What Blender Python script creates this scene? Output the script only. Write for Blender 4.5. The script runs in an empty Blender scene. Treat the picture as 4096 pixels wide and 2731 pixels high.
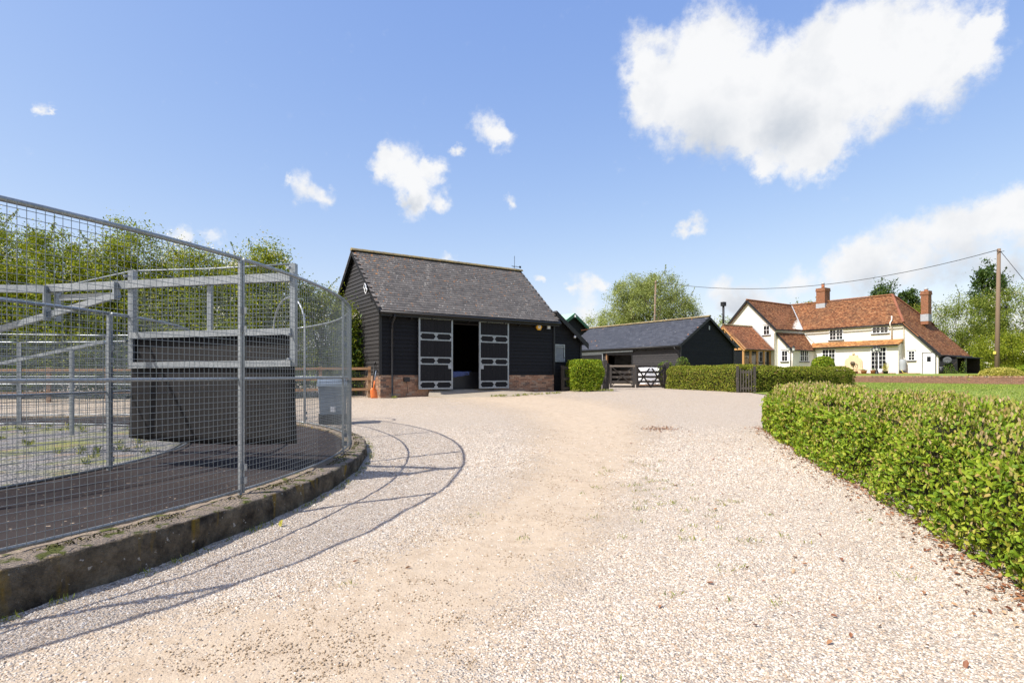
import bpy, bmesh, math, random
import numpy as np
from mathutils import Vector, Matrix
R = math.radians
rng = np.random.default_rng(7)
random.seed(7)
SC = bpy.context.scene
COL = SC.collection

# ------------------------------------------------------------------ camera, sky, sun, exposure
cd = bpy.data.cameras.new('camera'); cam = bpy.data.objects.new('camera', cd); COL.objects.link(cam)
cam.location = (0, 0, 0); cam.rotation_euler = (R(90), 0, 0)
cd.sensor_width = 36; cd.lens = 20; cd.shift_y = 0.0328; cd.clip_start = 0.05; cd.clip_end = 4000
SC.camera = cam
SC.view_settings.view_transform = 'Standard'; SC.view_settings.look = 'None'
SC.view_settings.exposure = 0.66; SC.view_settings.gamma = 1
SUN = Vector((-1.70, -1.10, 2.42)).normalized()
sl = bpy.data.lights.new('sun', 'SUN'); sl.energy = 4.4; sl.angle = R(0.53); sl.color = (1, 0.955, 0.885)
so = bpy.data.objects.new('sun', sl); COL.objects.link(so)
so.rotation_euler = (-SUN).to_track_quat('-Z', 'Y').to_euler(); so.location = (-20, -13, 30)

W = bpy.data.worlds.new('World'); SC.world = W; W.use_nodes = True
wt = W.node_tree; wt.nodes.clear()
class NT:
    """tiny helper to wire shader nodes"""
    def __init__(s, tree): s.t = tree
    def n(s, kind, **kw):
        nd = s.t.nodes.new('ShaderNode' + kind)
        for k, v in kw.items(): setattr(nd, k, v)
        return nd
    def l(s, a, b): s.t.links.new(a, b)
    def put(s, sock, v):
        if isinstance(v, bpy.types.NodeSocket): s.l(v, sock)
        elif v is not None: sock.default_value = v
    def math(s, op, a, b=None, c=None, clamp=False):
        nd = s.n('Math', operation=op); nd.use_clamp = clamp
        s.put(nd.inputs[0], a)
        if b is not None: s.put(nd.inputs[1], b)
        if c is not None: s.put(nd.inputs[2], c)
        return nd.outputs[0]
    def vm(s, op, a, b=None, out=0):
        nd = s.n('VectorMath', operation=op); s.put(nd.inputs[0], a)
        if b is not None: s.put(nd.inputs['Scale'] if op == 'SCALE' else nd.inputs[1], b)
        return nd.outputs[out]
    def noise(s, vec, scale, detail=3, rough=0.5, out='Fac'):
        nd = s.n('TexNoise'); s.put(nd.inputs['Vector'], vec)
        nd.inputs['Scale'].default_value = scale; nd.inputs['Detail'].default_value = detail
        nd.inputs['Roughness'].default_value = rough
        return nd.outputs[out]
    def ramp(s, fac, stops, interp='LINEAR'):
        nd = s.n('ValToRGB'); s.put(nd.inputs[0], fac); cr = nd.color_ramp; cr.interpolation = interp
        while len(cr.elements) < len(stops): cr.elements.new(0.5)
        for e, (p, c) in zip(cr.elements, stops):
            e.position = p; e.color = tuple(c) + (1,) if len(c) == 3 else c
        return nd.outputs[0]
    def mix(s, fac, a, b, blend='MIX'):
        nd = s.n('Mix', data_type='RGBA', blend_type=blend)
        s.put(nd.inputs[0], fac)
        for i, v in ((6, a), (7, b)):
            if isinstance(v, (tuple, list)): v = tuple(v) + (1,) if len(v) == 3 else tuple(v)
            s.put(nd.inputs[i], v)
        return nd.outputs[2]
    def mapr(s, v, a, b, c=0., d=1., smooth=False):
        nd = s.n('MapRange'); nd.interpolation_type = 'SMOOTHSTEP' if smooth else 'LINEAR'
        s.put(nd.inputs[0], v)
        for i, q in enumerate((a, b, c, d)): nd.inputs[i + 1].default_value = q
        return nd.outputs[0]

FPX = 2275.6
def dirpx(x, y):                      # viewing direction of a photo pixel (4096 wide)
    return Vector(((x - 2048) / FPX, 1, (1500 - y) / FPX)).normalized()

def build_sky():
    k = NT(wt)
    sky = k.n('TexSky', sky_type='NISHITA'); sky.sun_disc = False
    sky.sun_elevation = math.asin(SUN.z); sky.sun_rotation = math.atan2(SUN.x, SUN.y)
    sky.altitude = 50; sky.air_density = 1.0; sky.dust_density = 1.2; sky.ozone_density = 2.5
    tc = k.n('TexCoord'); d = k.vm('NORMALIZE', tc.outputs['Generated'])
    # cumulus clouds: soft lobes at directions in the sky, broken up by noise
    V = 4096 / 2352
    lobes = []      # x, y, radius in view pixels of the 2352-wide picture
    for x, y, r in [(1470,110,75),(1490,220,90),(1560,160,120),(1540,270,110),(1640,70,110),(1680,190,160),(1660,300,105),(1800,210,170),(1790,310,120),(1900,120,150),(1940,230,150),
                    (2020,60,170),(2060,190,160),(2160,70,160),(2190,180,125),(2250,110,95),(1850,375,75),(1900,340,60),(2290,50,50),(1760,395,40),
                    (2060,560,95),(2150,530,95),(2250,510,105),(2340,500,110),(2440,500,140),(1960,600,60),(1900,640,45),(2000,640,70),(2110,620,80),(2220,600,90),(2330,610,90),(2560,540,180),
                    (1820,650,40),(1740,690,50),(1650,670,42),(1690,700,40),
                    (920,390,62),(880,375,38),(965,430,52),(1000,385,28),(950,475,34),(1015,470,26),(1110,300,42),(1145,320,32),(1045,350,14),(700,440,38),(750,455,30),(660,425,16),
                    (105,250,22),(125,262,16),(490,545,26),(420,540,30),(1600,515,28),(1570,530,22),(1345,660,36),(1380,655,20),(1310,665,16),(1170,460,18),(1340,725,36),(1040,600,20),(1240,640,10)]:
        c = dirpx(x * V, y * V); a = dirpx((x + r) * V, y * V)
        lobes.append((c, (c - a).length * (1.32 if r < 75 else 1.05)))
    w1 = k.vm('SCALE', k.vm('SUBTRACT', k.noise(d, 12.0, 3, 0.6, 'Color'), (0.5, 0.5, 0.5)), 0.05)
    w2 = k.vm('SCALE', k.vm('SUBTRACT', k.noise(d, 48.0, 5, 0.65, 'Color'), (0.5, 0.5, 0.5)), 0.03)
    dw = k.vm('ADD', d, k.vm('ADD', w1, w2))
    cur = None
    for c, r in lobes:
        dist = k.vm('DISTANCE', dw, tuple(c), out=1)
        v = k.math('MULTIPLY_ADD', dist, -1.0 / r, 1.0, True)
        cur = v if cur is None else k.math('ADD', cur, v)
    # the sky goes on the same way outside the frame: scattered cumulus from noise
    sy = k.n('SeparateXYZ'); k.l(d, sy.inputs[0])
    away = k.mapr(k.vm('DOT_PRODUCT', d, tuple(dirpx(2048, 1100)), out=1), 0.62, 0.50, 0, 1)
    cur = k.math('MAXIMUM', cur, k.math('MULTIPLY_ADD', away, k.mapr(k.noise(dw, 3.2, 3, 0.55), 0.56, 0.80, 0.0, 1.2), 0.0))
    n1 = k.noise(d, 34.0, 8, 0.68)
    dens = k.math('ADD', k.math('MULTIPLY', cur, 1.55), k.math('MULTIPLY_ADD', n1, 2.0, -1.42))
    mask = k.mapr(dens, -0.22, 1.15, 0, 1, True)
    # cloud body tone: sunlit white, bluish grey in the thick lower parts
    shade = None
    for x, y, r in [(1620,350,160),(1800,300,120),(2080,330,140),(2230,260,120),(2200,650,190),(2380,630,190),(2000,680,130),(1700,720,110),(940,470,40),(2480,640,200)]:
        c = dirpx(x * V, y * V); a = dirpx((x + r) * V, y * V)
        v = k.mapr(k.vm('DISTANCE', dw, tuple(c), out=1), (c - a).length, 0.0, 0, 1, True)
        shade = v if shade is None else k.math('MAXIMUM', shade, v)
    n2 = k.noise(d, 15.0, 6, 0.6)
    shade = k.math('MULTIPLY', shade, k.mapr(n2, 0.3, 0.6, 0.6, 1.0), clamp=True)
    shade = k.math('MAXIMUM', shade, k.mapr(n2, 0.48, 0.75, 0, 0.35))
    ccol = k.mix(shade, (0.60, 0.605, 0.615), (0.385, 0.415, 0.46))
    bg = k.n('Background'); bg.inputs[1].default_value = 0.14
    sp = k.n('SeparateColor'); k.l(sky.outputs[0], sp.inputs[0]); cb = k.n('CombineColor')      # camera-like roll-off of the bright horizon
    for q, (gain, pw) in enumerate(((1.15, 0.92), (1.28, 0.74), (2.5, 0.35))): k.l(k.math('MULTIPLY', k.math('POWER', sp.outputs[q], pw), gain), cb.inputs[q])
    k.l(cb.outputs[0], bg.inputs[0])
    bc = k.n('Background'); k.l(ccol, bc.inputs[0]); bc.inputs[1].default_value = 1.0
    mx = k.n('MixShader'); k.l(mask, mx.inputs[0]); k.l(bg.outputs[0], mx.inputs[1]); k.l(bc.outputs[0], mx.inputs[2])
    o = k.n('OutputWorld'); k.l(mx.outputs[0], o.inputs[0])
build_sky()
W.cycles.sampling_method = 'MANUAL'; W.cycles.sample_map_resolution = 512

# ------------------------------------------------------------------ materials
MATS = {}
def material(name, fn, rough=0.7, spec=0.3, metal=0.0):
    m = bpy.data.materials.new(name); m.use_nodes = True
    t = m.node_tree; b = t.nodes['Principled BSDF']
    b.inputs['Roughness'].default_value = rough; b.inputs['Specular IOR Level'].default_value = spec
    b.inputs['Metallic'].default_value = metal
    k = NT(t); k.b = b
    k.geo = k.n('NewGeometry'); k.pos = k.geo.outputs['Position']; k.isl = k.geo.outputs['Random Per Island']
    k.obr = None
    def orand():
        if k.obr is None: k.obr = k.n('ObjectInfo').outputs['Random']
        return k.obr
    k.orand = orand
    def bump(h, strength=0.4, dist=0.02):
        nd = k.n('Bump'); nd.inputs['Strength'].default_value = strength; nd.inputs['Distance'].default_value = dist
        k.l(h, nd.inputs['Height']); k.l(nd.outputs[0], b.inputs['Normal'])
    k.bump = bump
    c = fn(k)
    if c is not None: k.put(b.inputs['Base Color'], c if not isinstance(c, tuple) else tuple(c) + (1,))
    MATS[name] = m
    return m
def M(n): return MATS[n]

STONES = [(0.0, (0.13, 0.12, 0.112)), (0.06, (0.23, 0.205, 0.185)), (0.14, (0.34, 0.25, 0.175)), (0.30, (0.45, 0.35, 0.25)), (0.44, (0.42, 0.365, 0.305)),
          (0.62, (0.52, 0.45, 0.37)), (0.82, (0.59, 0.53, 0.45)), (1.0, (0.68, 0.635, 0.575))]
def stonecol(k, fac): return k.ramp(fac, STONES)
def f_gravel(k):
    at = k.n('Attribute', attribute_name='sand').outputs['Fac']
    v = k.n('TexVoronoi', feature='F1'); k.l(k.pos, v.inputs['Vector']); v.inputs['Scale'].default_value = 78
    sep = k.n('SeparateColor'); k.l(v.outputs['Color'], sep.inputs[0])
    c = stonecol(k, sep.outputs[0])
    c = k.mix(k.mapr(v.outputs['Distance'], 0.35, 0.75, 0, 0.28), c, (0.27, 0.21, 0.155))
    spk = k.noise(k.pos, 10.0, 6, 0.8); c = k.mix(k.mapr(spk, 0.35, 0.68), k.mix(0.35, c, (0.30, 0.25, 0.20)), k.mix(0.30, c, (0.72, 0.67, 0.60)))
    nl = k.noise(k.pos, 0.7, 5, 0.65)
    c = k.mix(k.mapr(nl, 0.36, 0.66, 0.36, 0.03), c, (0.45, 0.36, 0.265))
    nf = k.noise(k.pos, 7.0, 6, 0.75)
    ns = k.noise(k.pos, 45.0, 4, 0.8)
    sandc = k.mix(ns, (0.40, 0.315, 0.225), (0.53, 0.435, 0.325))
    sandc = k.mix(k.mapr(nf, 0.46, 0.70, 0, 0.75), sandc, (0.33, 0.25, 0.17))
    sf = k.math('ADD', k.math('MULTIPLY', at, 1.1), k.math('MULTIPLY', k.math('SUBTRACT', nf, 0.5), 1.9)); sf = k.math('ADD', sf, k.math('MULTIPLY', k.math('SUBTRACT', nl, 0.5), 0.9))
    sf = k.mapr(k.math('SUBTRACT', k.mapr(sf, 0.05, 1.0), sep.outputs[1]), -0.14, 0.14, 0, 0.94, True)
    c = k.mix(sf, c, sandc)
    moss = k.mapr(k.noise(k.pos, 3.1, 6, 0.75), 0.66, 0.76, 0, 0.35)
    c = k.mix(moss, c, (0.34, 0.31, 0.13))
    h = k.math('MULTIPLY', k.math('SUBTRACT', 1.0, v.outputs['Distance']), k.math('SUBTRACT', 1.0, k.math('MULTIPLY', sf, 0.85)))
    h = k.math('ADD', h, k.math('MULTIPLY', nf, 0.9)); h = k.math('ADD', h, k.math('MULTIPLY', ns, 0.35))
    k.bump(h, 0.85, 0.016)
    return c
material('gravel', f_gravel, 0.9, 0.15)
material('stone', lambda k: stonecol(k, k.orand()), 0.75, 0.25)
def f_greygravel(k):
    v = k.n('TexVoronoi', feature='F1'); k.l(k.pos, v.inputs['Vector']); v.inputs['Scale'].default_value = 45
    sep = k.n('SeparateColor'); k.l(v.outputs['Color'], sep.inputs[0])
    c = k.ramp(sep.outputs[0], [(0, (0.06, 0.06, 0.062)), (0.5, (0.17, 0.165, 0.165)), (1, (0.34, 0.32, 0.30))])
    w = k.mapr(k.noise(k.pos, 0.9, 6, 0.7), 0.50, 0.62, 0, 0.85)
    c = k.mix(w, c, (0.20, 0.21, 0.05)); c = k.mix(k.mapr(k.noise(k.pos, 2.5, 4), 0.6, 0.7, 0, 0.6), c, (0.30, 0.20, 0.12))
    k.bump(k.math('SUBTRACT', 1.0, v.outputs['Distance']), 0.8, 0.02); return c
material('grey_gravel', f_greygravel, 0.9, 0.1)
def f_rubber(k):
    n = k.noise(k.pos, 60, 4, 0.7); n2 = k.noise(k.pos, 1.3, 4)
    c = k.mix(n, (0.018, 0.0145, 0.0145), (0.048, 0.040, 0.039)); c = k.mix(k.mapr(n2, 0.4, 0.7, 0, 0.5), c, (0.065, 0.055, 0.052))
    c = k.mix(k.mapr(k.noise(k.pos, 22, 2), 0.70, 0.74), c, (0.34, 0.27, 0.20))
    k.bump(n, 0.35, 0.008); return c
material('rubber_track', f_rubber, 0.9, 0.08)
def f_belt(k):
    n = k.noise(k.pos, 3, 5, 0.6)
    c = k.mix(n, (0.006, 0.0057, 0.006), (0.017, 0.016, 0.017)); c = k.mix(k.mapr(k.noise(k.pos, 30, 3), 0.68, 0.76, 0, 0.6), c, (0.22, 0.18, 0.14))
    k.bump(n, 0.1, 0.01); return c
material('rubber_sheet', f_belt, 0.6, 0.22)
def f_grass(k):
    n = k.noise(k.pos, 1.6, 5, 0.65); n2 = k.noise(k.pos, 40, 3, 0.7)
    c = k.mix(n, (0.10, 0.155, 0.022), (0.20, 0.255, 0.045)); c = k.mix(k.math('MULTIPLY', n2, 0.6), c, (0.27, 0.30, 0.07))
    k.bump(n2, 0.6, 0.03); return c
material('grass', f_grass, 0.85, 0.15)
material('grass_blade', lambda k: k.ramp(k.isl, [(0, (0.10, 0.165, 0.02)), (0.6, (0.19, 0.27, 0.04)), (1, (0.32, 0.34, 0.09))]), 0.7, 0.2)
def f_kerb(k):
    n = k.noise(k.pos, 4, 6, 0.7); n2 = k.noise(k.pos, 26, 4, 0.75)
    c = k.mix(k.mapr(n, 0.35, 0.65), (0.022, 0.018, 0.013), (0.20, 0.16, 0.105)); c = k.mix(k.mapr(n2, 0.45, 0.7, 0, 0.6), c, (0.055, 0.045, 0.035))
    st = k.n('Mapping'); st.inputs['Scale'].default_value = (5, 5, 0.8); k.l(k.pos, st.inputs[0])
    c = k.mix(k.mapr(k.noise(st.outputs[0], 1, 4, 0.6), 0.57, 0.68, 0, 0.85), c, (0.24, 0.15, 0.015))
    c = k.mix(k.mapr(k.noise(k.pos, 21, 3, 0.6), 0.66, 0.70, 0, 0.8), c, (0.46, 0.43, 0.37))
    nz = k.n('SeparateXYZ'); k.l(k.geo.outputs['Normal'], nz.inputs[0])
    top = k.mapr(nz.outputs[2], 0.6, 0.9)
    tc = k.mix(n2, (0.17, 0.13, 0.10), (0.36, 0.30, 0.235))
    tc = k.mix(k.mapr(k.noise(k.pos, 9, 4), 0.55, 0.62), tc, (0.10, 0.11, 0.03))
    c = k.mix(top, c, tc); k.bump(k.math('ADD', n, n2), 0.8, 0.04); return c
material('old_concrete', f_kerb, 0.9, 0.15)
def f_conc(k):
    n = k.noise(k.pos, 3, 6, 0.7); c = k.mix(n, (0.24, 0.20, 0.15), (0.42, 0.36, 0.28)); k.bump(k.noise(k.pos, 40, 3), 0.3, 0.01)
    return k.mix(k.mapr(k.noise(k.pos, 30, 3), 0.6, 0.7, 0, 0.4), c, (0.5, 0.47, 0.42))
material('concrete', f_conc, 0.9, 0.15)
def f_galv(k):
    v = k.n('TexVoronoi'); k.l(k.pos, v.inputs['Vector']); v.inputs['Scale'].default_value = 70
    s = k.n('SeparateColor'); k.l(v.outputs['Color'], s.inputs[0])
    c = k.mix(s.outputs[0], (0.24, 0.265, 0.285), (0.37, 0.395, 0.415)); return k.mix(k.mapr(k.noise(k.pos, 5, 4), 0.4, 0.7, 0, 0.5), c, (0.20, 0.22, 0.235))
material('galvanised', f_galv, 0.42, 0.5, 0.45)
material('wire', lambda k: (0.20, 0.225, 0.24), 0.4, 0.5, 0.5)
def f_blackwood(k):
    st = k.n('Mapping'); st.inputs['Scale'].default_value = (3, 3, 26); k.l(k.pos, st.inputs[0])
    n = k.noise(st.outputs[0], 2.2, 6, 0.7)
    c = k.mix(n, (0.0045, 0.0048, 0.006), (0.015, 0.0155, 0.0185))
    c = k.mix(k.math('MULTIPLY', k.orand(), 0.4), c, (0.018, 0.0185, 0.021))
    c = k.mix(k.mapr(k.noise(k.pos, 34, 2), 0.755, 0.78, 0, 0.8), c, (0.28, 0.27, 0.27))
    c = k.mix(k.mapr(k.noise(st.outputs[0], 7, 4, 0.8), 0.64, 0.75, 0, 0.4), c, (0.08, 0.07, 0.062))
    k.bump(n, 0.5, 0.012); return c
material('black_board', f_blackwood, 0.7, 0.2)
def f_sunlit_fadedwood(k):
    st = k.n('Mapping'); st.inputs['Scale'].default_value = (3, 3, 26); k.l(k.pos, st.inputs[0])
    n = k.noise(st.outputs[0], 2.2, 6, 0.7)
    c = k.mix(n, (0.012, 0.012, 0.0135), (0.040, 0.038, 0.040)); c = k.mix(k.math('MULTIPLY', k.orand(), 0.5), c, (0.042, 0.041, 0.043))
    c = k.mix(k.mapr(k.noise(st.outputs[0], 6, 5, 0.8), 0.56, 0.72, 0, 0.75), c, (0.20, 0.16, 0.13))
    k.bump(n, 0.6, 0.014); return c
material('sunlit_faded_board', f_sunlit_fadedwood, 0.65, 0.3)  # paler black boards for sun-facing walls: fading plus sunlight painted into the colour
material('black_paint', lambda k: (0.012, 0.012, 0.014), 0.5, 0.4)
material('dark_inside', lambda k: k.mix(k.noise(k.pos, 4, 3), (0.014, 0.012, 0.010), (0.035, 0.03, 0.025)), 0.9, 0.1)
def f_greywood(k):
    n = k.noise(k.pos, 14, 5, 0.7); c = k.mix(n, (0.020, 0.018, 0.018), (0.085, 0.073, 0.064))
    k.bump(n, 0.4, 0.01); return k.mix(k.mapr(k.noise(k.pos, 6, 4), 0.58, 0.7, 0, 0.5), c, (0.27, 0.23, 0.18))
material('weathered_dark_wood', f_greywood, 0.75, 0.25)
def f_wood(col1, col2):
    def f(k):
        st = k.n('Mapping'); st.inputs['Scale'].default_value = (6, 6, 40); k.l(k.pos, st.inputs[0])
        n = k.noise(st.outputs[0], 1.3, 5, 0.7); k.bump(n, 0.3, 0.008)
        return k.mix(n, col1, col2)
    return f
material('oak', f_wood((0.36, 0.175, 0.062), (0.55, 0.31, 0.13)), 0.55, 0.35)
material('fence_wood', f_wood((0.20, 0.11, 0.055), (0.37, 0.22, 0.12)), 0.8, 0.2)
material('pole_wood', f_wood((0.13, 0.09, 0.062), (0.27, 0.195, 0.14)), 0.85, 0.15)
material('old_gate_wood', f_wood((0.12, 0.10, 0.085), (0.25, 0.21, 0.17)), 0.85, 0.15)
material('shaded_gate_wood', f_wood((0.05, 0.045, 0.04), (0.12, 0.105, 0.09)), 0.85, 0.15)  # darker copy of the old gate wood, the picket gate's shade put into the colour
def f_slate(k):
    r = k.orand() if True else None
    mr = k.math('FRACT', k.math('ADD', r, k.math('MULTIPLY', k.isl, 0.77)))
    n = k.noise(k.pos, 7, 6, 0.7)
    c = k.mix(mr, (0.062, 0.057, 0.054), (0.115, 0.105, 0.098)); c = k.mix(k.mapr(n, 0.4, 0.7, 0, 0.7), c, (0.145, 0.132, 0.12))
    st = k.n('Mapping'); st.inputs['Rotation'].default_value = (0, 0, R(-34)); st.inputs['Scale'].default_value = (1.5, 0.42, 0.42); k.l(k.pos, st.inputs[0])
    streak = k.mapr(k.noise(st.outputs[0], 1.4, 5, 0.7), 0.46, 0.70)
    sp = k.n('SeparateXYZ'); k.l(k.pos, sp.inputs[0])
    lef = k.mapr(sp.outputs[0], -7.2, -2.2, 0.85, 0.25); upp = k.mapr(sp.outputs[2], 2.4, 5.2, 0.35, 1.0)
    wgt = k.math('MULTIPLY', lef, upp)
    w1 = k.mapr(k.math('ADD', k.noise(k.pos, 12.5, 4, 0.75), k.math('ADD', k.math('MULTIPLY', streak, 0.11), k.math('MULTIPLY', wgt, 0.13))), 0.65, 0.75, 0, 0.85)
    c = k.mix(w1, c, (0.37, 0.345, 0.31))
    v = k.n('TexVoronoi'); k.l(k.pos, v.inputs['Vector']); v.inputs['Scale'].default_value = 7.5
    vs = k.n('SeparateColor'); k.l(v.outputs['Color'], vs.inputs[0])
    spot = k.math('MULTIPLY', k.mapr(v.outputs['Distance'], 0.22, 0.14), k.mapr(vs.outputs[0], 0.80, 0.82))
    c = k.mix(k.math('MULTIPLY', spot, 0.7), c, (0.52, 0.50, 0.46))
    on = k.math('ADD', k.noise(k.pos, 8.5, 3, 0.65), k.math('MULTIPLY', wgt, 0.10))
    c = k.mix(k.mapr(on, 0.665, 0.71, 0, 0.9), c, (0.48, 0.19, 0.03))
    k.bump(n, 0.3, 0.006); return c
material('lichened_slate', f_slate, 0.72, 0.35)
def f_slate2(k):
    mr = k.math('FRACT', k.math('ADD', k.orand(), k.math('MULTIPLY', k.isl, 0.77)))
    n = k.noise(k.pos, 5, 5, 0.7)
    c = k.mix(mr, (0.038, 0.040, 0.047), (0.062, 0.065, 0.075)); c = k.mix(k.mapr(n, 0.5, 0.75, 0, 0.4), c, (0.085, 0.087, 0.095))
    v = k.n('TexVoronoi'); k.l(k.pos, v.inputs['Vector']); v.inputs['Scale'].default_value = 3.4
    vs = k.n('SeparateColor'); k.l(v.outputs['Color'], vs.inputs[0])
    c = k.mix(k.math('MULTIPLY', k.mapr(v.outputs['Distance'], 0.13, 0.08), k.mapr(vs.outputs[0], 0.74, 0.76)), c, (0.40, 0.39, 0.37))
    c = k.mix(k.math('MULTIPLY', k.mapr(v.outputs['Distance'], 0.24, 0.18), k.mapr(vs.outputs[1], 0.93, 0.95)), c, (0.42, 0.16, 0.03))
    return c
material('blue_slate', f_slate2, 0.52, 0.45)
material('ridge_tile', lambda k: k.mix(k.mapr(k.noise(k.pos, 10, 4, 0.7), 0.42, 0.62), k.mix(k.orand(), (0.13, 0.115, 0.08), (0.22, 0.18, 0.12)), (0.30, 0.23, 0.10)), 0.85, 0.2)
def f_tile(cols):
    def f(k):
        n = k.noise(k.pos, 2.6, 5, 0.75)
        c = k.ramp(k.isl, cols); c = k.mix(k.mapr(k.noise(k.pos, .55, 4, .6), 0.45, 0.65, 0, 0.4), c, (0.12, 0.068, 0.04)); c = k.mix(k.mapr(n, 0.45, 0.70, 0, 0.5), c, (0.080, 0.045, 0.028))
        c = k.mix(k.mapr(k.noise(k.pos, 5.5, 4, 0.7), 0.62, 0.72, 0, 0.7), c, (0.34, 0.25, 0.15)); return c
    return f
material('roof_tile', f_tile([(0, (0.10, 0.042, 0.022)), (0.35, (0.21, 0.084, 0.038)), (0.7, (0.30, 0.128, 0.056)), (1, (0.39, 0.21, 0.10))]), 0.8, 0.25)
material('new_tile', f_tile([(0, (0.17, 0.065, 0.035)), (0.5, (0.33, 0.125, 0.06)), (1, (0.42, 0.19, 0.095))]), 0.8, 0.25)
material('pent_tile', f_tile([(0, (0.30, 0.13, 0.045)), (0.5, (0.44, 0.21, 0.075)), (1, (0.50, 0.30, 0.12))]), 0.8, 0.25)
material('hip_tile', lambda k: k.mix(k.orand(), (0.16, 0.062, 0.038), (0.27, 0.105, 0.06)), 0.8, 0.25)
def f_brick(k):
    c = k.ramp(k.orand(), [(0, (0.11, 0.085, 0.075)), (0.2, (0.23, 0.125, 0.08)), (0.55, (0.35, 0.19, 0.12)), (0.85, (0.40, 0.26, 0.175)), (1, (0.27, 0.21, 0.165))])
    n = k.noise(k.pos, 30, 5, 0.7); k.bump(n, 0.4, 0.006); return k.mix(k.mapr(n, 0.45, 0.7, 0, 0.45), c, (0.36, 0.27, 0.20))
material('brick', f_brick, 0.88, 0.15)
def f_bricktex(a, b, mort):
    def f(k):
        tc = k.n('TexCoord'); s = k.n('SeparateXYZ'); k.l(tc.outputs['Object'], s.inputs[0])
        cmb = k.n('CombineXYZ'); k.l(k.math('ADD', s.outputs[0], s.outputs[1]), cmb.inputs[0]); k.l(s.outputs[2], cmb.inputs[1])
        bt = k.n('TexBrick'); k.l(cmb.outputs[0], bt.inputs['Vector']); bt.inputs['Scale'].default_value = 1
        bt.inputs['Brick Width'].default_value = 0.225; bt.inputs['Row Height'].default_value = 0.075; bt.inputs['Mortar Size'].default_value = 0.010
        bt.inputs['Color1'].default_value = a + (1,); bt.inputs['Color2'].default_value = b + (1,); bt.inputs['Mortar'].default_value = mort + (1,)
        k.bump(k.math('SUBTRACT', 1.0, bt.outputs['Fac']), 0.7, 0.01)
        return k.mix(k.mapr(k.noise(k.pos, 9, 5, 0.7), 0.45, 0.7, 0, 0.6), bt.outputs[0], tuple(x * 0.45 for x in a))
    return f
material('chimney_brick', f_bricktex((0.30, 0.105, 0.05), (0.20, 0.075, 0.04), (0.33, 0.25, 0.17)), 0.88, 0.15)
material('wall_brick', f_bricktex((0.25, 0.118, 0.078), (0.16, 0.080, 0.058), (0.30, 0.24, 0.18)), 0.9, 0.12)
material('mortar', lambda k: (0.36, 0.28, 0.20), 0.95, 0.1)
def f_render(k):
    n = k.noise(k.pos, 0.9, 5, 0.6); k.bump(k.noise(k.pos, 20, 4), 0.15, 0.01)
    return k.mix(n, (0.70, 0.66, 0.575), (0.78, 0.75, 0.68))
material('white_render', f_render, 0.9, 0.15)
material('white_paint', lambda k: (0.80, 0.80, 0.80), 0.4, 0.4)
material('cream_pipe', lambda k: (0.70, 0.62, 0.54), 0.5, 0.4)
def f_glass(k):
    k.b.inputs['Coat Weight'].default_value = 0.5
    return (0.016, 0.018, 0.021)
material('window_glass', f_glass, 0.05, 0.6)
material('lead', lambda k: k.mix(k.noise(k.pos, 6, 4), (0.26, 0.28, 0.31), (0.44, 0.46, 0.48)), 0.6, 0.4)
material('green_sheet', lambda k: (0.035, 0.14, 0.07), 0.45, 0.4)
material('green_roof', lambda k: (0.33, 0.52, 0.38), 0.45, 0.4)
material('white_bag', lambda k: k.mix(k.noise(k.pos, 6, 4), (0.66, 0.68, 0.72), (0.82, 0.82, 0.84)), 0.55, 0.35)
material('grey_plastic', lambda k: k.mix(k.noise(k.pos, 8, 4), (0.17, 0.215, 0.27), (0.25, 0.30, 0.36)), 0.55, 0.35)
material('black_slate_grey', lambda k: (0.085, 0.09, 0.10), 0.5, 0.3)
material('black_plastic', lambda k: (0.015, 0.015, 0.017), 0.45, 0.4)
material('orange_plastic', lambda k: (0.75, 0.175, 0.035), 0.45, 0.4)
material('yellow_plastic', lambda k: (0.72, 0.38, 0.035), 0.45, 0.4)
material('blue_towel', lambda k: k.mix(k.noise(k.pos, 25, 4), (0.045, 0.065, 0.16), (0.12, 0.15, 0.30)), 0.95, 0.1)
material('white_cloth', lambda k: (0.5, 0.52, 0.6), 0.95, 0.1)
material('terracotta', lambda k: (0.40, 0.155, 0.08), 0.8, 0.2)
material('sandstone', lambda k: k.mix(k.noise(k.pos, 7, 5), (0.58, 0.44, 0.27), (0.70, 0.55, 0.36)), 0.85, 0.2)
material('lantern_glass', lambda k: (0.55, 0.55, 0.52), 0.2, 0.5)
material('tag_yellow', lambda k: (0.72, 0.60, 0.12), 0.6, 0.3)
material('weed', lambda k: k.ramp(k.isl, [(0, (0.09, 0.14, 0.02)), (0.6, (0.21, 0.23, 0.04)), (1, (0.36, 0.32, 0.09))]), 0.7, 0.2)
material('moss', lambda k: k.ramp(k.isl, [(0, (0.03, 0.028, 0.012)), (0.5, (0.085, 0.075, 0.025)), (0.85, (0.14, 0.12, 0.05)), (1, (0.30, 0.25, 0.18))]), 0.9, 0.1)
material('soil', lambda k: k.ramp(k.isl, [(0, (0.20, 0.145, 0.095)), (0.6, (0.38, 0.295, 0.205)), (1, (0.52, 0.43, 0.33))]), 0.95, 0.1)
material('dead_leaf', lambda k: k.ramp(k.isl, [(0, (0.10, 0.035, 0.02)), (0.4, (0.21, 0.085, 0.042)), (0.75, (0.32, 0.165, 0.08)), (1, (0.48, 0.33, 0.20))]), 0.6, 0.3)
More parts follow.
